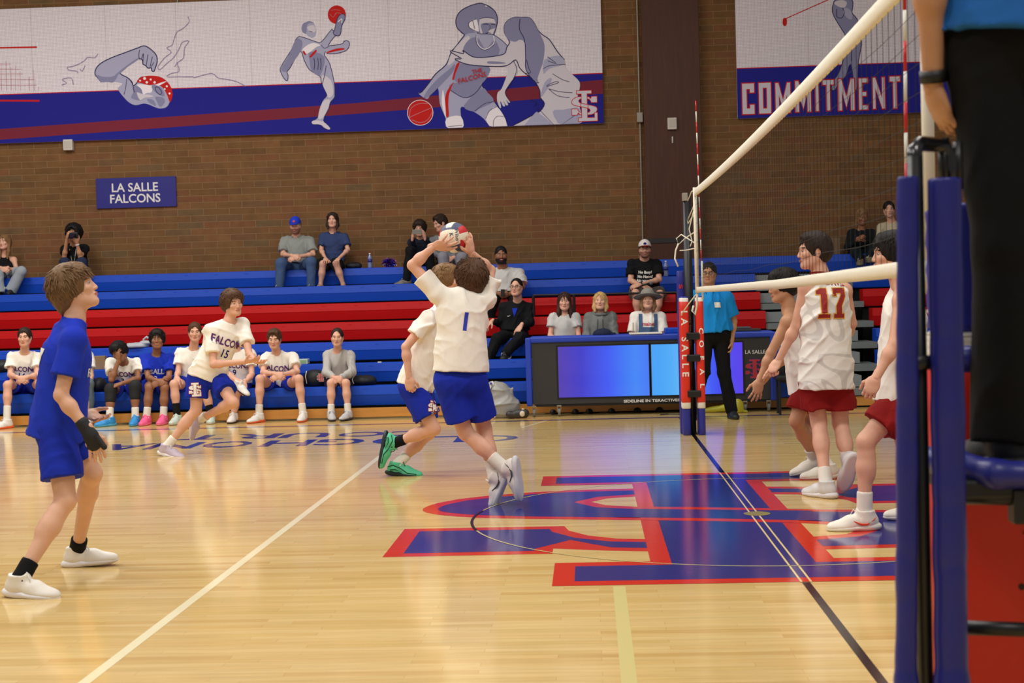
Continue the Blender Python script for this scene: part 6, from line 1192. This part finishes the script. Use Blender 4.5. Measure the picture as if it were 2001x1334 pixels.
glasses(o, up_=True)
o = person('curly haired person in dark clothes filming with a phone on the top bench', sit_up((820, 447, -.08), (822, 464, 0), (805, 474, 0), (842, 472, 0), (806, 484, -.12), (806, 465, -.28), (838, 486, -.15), (830, 464, -.3), (824, 524, .05), (802, 490, -.34), (794, 546, -.38), (838, 500, -.32), (846, 548, -.30)),
    YT, S_pink, ('curly', H_dark), (-4, -8), ('long', cloth('navy_top', (30, 34, 48)), .02), ('pants', TK), s=.95, vox=.012, hv=.0068, shoe=shoe_m('grey_slip', (120, 112, 100), (60, 56, 52)), seed=115, seated=1.55, hands={'R': {'d': (.2, -.2, .9), 'n': (.6, .3, 0), 'curl': .8}, 'L': {'d': (-.2, -.2, .9), 'n': (-.6, .3, 0), 'curl': .8}}, feet={'R': {'d': (-1, -.5, -.1)}})
q = atY(815, 453, YT-.36); o_ = MB().box(tuple(q+(-.072, -.004, -.035)), tuple(q+(.072, .005, .035)), bev=.003).obj('phone', mat('phone_grey', (120, 116, 104), .4)); tag(o_, 'grey phone held sideways by the curly haired person on the top bench', 'phone')
o = person('dark haired person in grey trousers on the top bench, behind the volleyball', sit_up((860, 436, -.05), (866, 458, 0), (846, 470, 0), (890, 470, 0), (846, 494, -.12), (862, 502, -.3), (894, 496, -.12), (884, 504, -.3), (880, 522, .02), (866, 502, -.36), (872, 556, -.36), (902, 502, -.36), (900, 556, -.36)),
    YT, S_pink, ('crop', H_dark), (-52, -18), ('long', cloth('grey_hoodie', (120, 120, 124)), .0), ('flare', cloth('grey_sweats', (132, 132, 140))), vox=.012, hv=.0068, shoe=shoe_m('white', (226, 220, 208), (226, 222, 222)), seed=116, seated=1.55, hands=clasp)
Y2 = RY[2]+.18
o = person('bearded man in a light grey t-shirt with a dark phone in his hands', sit_up((979, 499, -.08), (982, 522, 0), (956, 534, 0), (1014, 534, 0), (954, 562, -.1), (976, 574, -.30), (1020, 560, -.1), (994, 575, -.30), (984, 578, .02), (962, 590, -.42), (958, 625, -.40), (1008, 590, -.42), (1010, 625, -.40)),
    Y2+.1, S_brown, ('short', H_black), (8, -2), ('tee', LG, .02), ('pants', TK), vox=.0115, hv=.0062, shoe=shoe_m('black', (14, 14, 15), (14, 14, 15)), seed=117, seated=1.05, fat=2.0, sl=.8, beard=hairm('beard_black', (30, 22, 20)), hands={'R': {'d': (.8, -.4, -.2), 'n': (.2, .7, .2), 'curl': .7}, 'L': {'d': (-.8, -.4, -.2), 'n': (-.2, .7, .2), 'curl': .7}})
q = atY(983, 572, Y2-.29); o_ = MB().box(tuple(q+(-.03, -.02, -.05)), tuple(q+(.025, -.008, .05)), bev=.004).obj('phone', BK); tag(o_, 'dark phone held by the bearded man in the light grey t-shirt', 'phone')
Y4 = RY[4]+.2
o = person('man in glasses, black jacket and black trousers sitting left of the scorers table', sit_up((1009, 562, -.10), (1012, 586, 0), (984, 600, .02), (1032, 600, 0), (978, 630, -.02), (960, 628, -.15), (1036, 630, -.06), (1018, 636, -.30), (1006, 656, .02), (972, 662, -.38), (956, 698, -.45), (1016, 660, -.40), (988, 690, -.52)),
    Y4, S_pink, ('buzz', H_black), (-14, 4), ('long', cloth('black_jacket', (17, 17, 19)), .02), ('pants', TK), vox=.0105, hv=.006, shoe=shoe_m('black_white', (15, 15, 17), (200, 198, 196)), seed=118, seated=.52, fat=.5, hands={'R': {'d': (-.5, -.4, -.5), 'n': (0, 0, -1), 'curl': .5}, 'L': {'d': (-.4, -.5, -.7), 'n': (0, .2, -1), 'curl': .25, 'spread': .3}}, feet={'L': {'d': (-.3, -.7, -.25)}})
glasses(o); decal('shirt_front', None, 0, o['sh']-o['up']*.07, o['ax'], o['up'], o['fr'], o['shirt'], TB, pts=([(-.035, .06), (0, -.06), (.035, .06)], [(0, 1, 2)]), lift=.006); decal('chest_mark', None, 0, o['sh']-o['up']*.11-o['ax']*.075, o['ax'], o['up'], o['fr'], o['shirt'], WT, pts=([(-.025, 0), (-.012, -.012), (.03, .01), (-.01, -.002)], [(0, 1, 2, 3)]), lift=.006)
YQ = 13.55
def scorer(label, x, yh, skn, hair_, shirt, face, seed, w_=22, **k):
    return person(label, sit_up((x, yh, -.02), (x, yh+21, .02), (x-w_, yh+30, 0), (x+w_, yh+30, 0), (x-w_-6, yh+66, -.08), (x-w_*.5, yh+80, -.32), (x+w_+6, yh+66, -.08), (x+w_*.5, yh+84, -.32), (x, yh+96, 0), (x-18, yh+98, -.42), (x-18, 800, -.40, .09), (x+18, yh+98, -.42), (x+18, 800, -.40, .09)), YQ, skn, hair_, face, shirt, ('pants', DN), vox=.0105, hv=.0058, shoe=shoe_m('black', (14, 14, 15), (14, 14, 15)), seed=seed, **k)
o = scorer('woman with long dark hair in a grey t-shirt behind the scorers table', 1103, 590, S_pink, ('long', H_red), ('tee', LG, .0), (0, 2), 121, s=.94, wf=.9, sl=.55, neckline=.085); glasses(o, up_=True)
o = scorer('blond woman in a grey hoodie with dark cords behind the scorers table', 1173, 590, S_pink, ('bob', H_blond), ('long', cloth('hoodie_grey', (118, 120, 116)), .0), (-4, 12), 122, s=.95, wf=.95, w_=23)
b = MB(); 
for sg in (-1, 1): b.tube([o['sh']+o['ax']*sg*.03-o['up']*.02+o['fr']*.13, o['sh']+o['ax']*sg*.035-o['up']*.16+o['fr']*.145, o['sh']+o['ax']*sg*.03-o['up']*.24+o['fr']*.14], .0045, 5)
b.obj('hood_cords', BK, o['shirt']); MB().tube([o['pt']['nk']+(o['ax']*math.cos(t)*.088+o['fr']*(math.sin(t)*.085+.01)-o['up']*(.0+.02*math.sin(t))) for t in np.linspace(0, 6.283, 18)], .020, 8).obj('hood', cloth('hoodie_grey', (118, 120, 116)), o['shirt'], smooth=True)
o = scorer('woman in a wide grey sun hat and denim overalls behind the scorers table', 1266, 588, S_pink, ('bob', H_light), ('tee', TW, .0), (-2, 14), 123, s=.97, wf=1.0, w_=25, sl=.9)
f, l, u, c = o['f'], o['l'], o['u'], o['c']; M = np.stack([l, f, u], 1); T = SDF(); T.ell(c+u*.085-f*.01, (.092, .108, .085), M, .01); T.ell(c+u*.055-f*.01, (.185, .20, .012), M, .02); T.ell(c+u*.02-f*.01, (.08, .098, .09), M, .01, True); V, F = T.mesh(.006, folds(.005, 14, 6)); hat = mesh_obj('sun_hat', V, F, cloth('hat_grey', (142, 138, 128)), o['r'], smooth=True)
DNO = cloth('denim_overall', (74, 98, 132), sc=18)
bib = decal('overall_bib', None, 0, o['sh']-o['up']*.215, o['ax'], o['up'], o['fr'], o['shirt'], DNO, pts=([(-.14, -.14), (.14, -.14), (.115, .085), (-.115, .085)], [(0, 1, 2, 3)]), lift=.012)
for sg in (-1, 1): decal('overall_strap', None, 0, o['sh']-o['up']*.065+o['ax']*sg*.095, o['ax'], o['up'], o['fr'], o['shirt'], DNO, pts=([(-.022, -.09), (.022, -.09), (.022, .10), (-.022, .10)], [(0, 1, 2, 3)]), lift=.012)
chest(o, 'maine', .07, -.095, mat('print_pinkred', (190, 70, 84), .7), bold=.002)
Y3 = RY[2]+.22
o = person('man in a black printed t-shirt and white cap above the scorers table', sit_up((1260, 487, -.10), (1259, 505, 0), (1236, 516, 0), (1284, 516, 0), (1232, 548, -.10), (1258, 560, -.32), (1288, 546, -.10), (1250, 556, -.34), (1260, 578, .05), (1242, 572, -.40), (1246, 618, -.38), (1290, 574, -.40), (1282, 618, -.36)),
    Y3, S_pink, ('short', H_brown), (0, 0), ('tee', TK, .02), ('shorts', cloth('khaki_grey', (78, 72, 66)), .9), vox=.011, hv=.0062, shoe=shoe_m('black', (14, 14, 15), (14, 14, 15)), seed=131, seated=1.02, fat=1.0, sl=.7, beard=mat('beard_grey', (134, 92, 74), .7), hands={'R': {'d': (.7, -.4, -.3), 'n': (0, .5, -.6), 'curl': .6}, 'L': {'d': (-.8, -.3, -.2), 'n': (0, .5, -.6), 'curl': .5}})
glasses(o); cap(o, cloth('cap_white', (222, 216, 212)), cloth('cap_red', (150, 30, 36)), FN); watch(o, 'L', TK)
for i, (t_, dz) in enumerate((('No Busy?', -.135), ('No News?', -.19), ('Ain worried', -.245))): chest(o, t_, .052, dz+.03, WT, bold=.002, narrow=.95)
q = atY(1272, 553, Y3-.40); MB().ball(q, .026, 0, 12).tube([q, q+np.array((-.13, .0, -.03))], .014, 8, 1).obj('microphone', [mat('mic_mesh', (104, 104, 108), .5, .1, 200, .3), BK], None, smooth=True); tag(bpy.data.objects['microphone'], 'black microphone with grey head held by the man in the printed t-shirt', 'microphone')
o = person('woman with long hair and dark clothes at the right of the top bench', sit_up((1684, 423, -.06), (1682, 446, 0), (1664, 456, 0), (1704, 456, 0), (1656, 482, -.08), (1676, 468, -.26), (1712, 482, -.08), (1688, 470, -.26), (1682, 496, .02), (1672, 492, -.38), (1680, 508, -.44), (1714, 480, -.36), (1698, 502, -.42)),
    YT+.05, S_brown, ('long', H_light), (10, -24), ('long', cloth('dark_green', (16, 22, 24)), .0), ('pants', cloth('dark_teal', (16, 26, 32))), s=.96, vox=.012, hv=.007, sock=SW, shoe=shoe_m('khaki', (120, 112, 84), (120, 110, 90)), seed=141, seated=1.55, fat=.8, hands={'R': {'curl': .7}, 'L': {'curl': .7}})
o = person('person in a cream sweater at the right end of the top bench', sit_up((1737, 410, -.06), (1742, 432, 0), (1722, 444, 0), (1764, 444, 0), (1720, 466, -.08), (1740, 470, -.25), (1768, 468, -.08), (1748, 470, -.25), (1745, 494, .02), (1734, 488, -.36), (1730, 520, -.36), (1762, 488, -.36), (1764, 520, -.36)),
    YT+.05, S_pink, ('short', H_black), (-6, 0), ('long', cloth('cream_knit', (190, 178, 150)), .0), ('pants', DN), s=.97, vox=.012, hv=.007, shoe=shoe_m('black', (14, 14, 15), (14, 14, 15)), seed=142, seated=1.55, hands={'R': {'curl': .7}, 'L': {'curl': .7}})
for ob in list(bpy.data.objects):
    if ob.parent is None and 'category' in ob:
        n = ob.name.split('.')[0]
        if n == 'person':
            lab = ob['label']
            if 'referee' in lab: ob['group'] = 'referees'
            elif 'top bench' in lab: ob['group'] = 'spectators on the top bench'
            elif 'behind the scorers table' in lab: ob['group'] = 'people behind the scorers table'
            elif ob.location.y > 12.2 and ob.location.z < .1 and ob.location.x < -2: ob['group'] = 'people seated on the front bench'
            elif ob.location.y < 10.5: ob['group'] = 'volleyball players on the court'
        elif n in ('antenna', 'net_post', 'water_bottle', 'duffel_bag', 'banner', 'bleacher', 'conduit', 'laptop', 'wall_speaker'):
            ob['group'] = dict(antenna='net antennas', net_post='padded net posts', water_bottle='water bottles on the bleachers', duffel_bag='black bags on the front bench', banner='mural banners on the brick wall', bleacher='bleacher sections', conduit='conduits on the brick wall', laptop='laptops on the scorers table', wall_speaker='white wall boxes')[n]
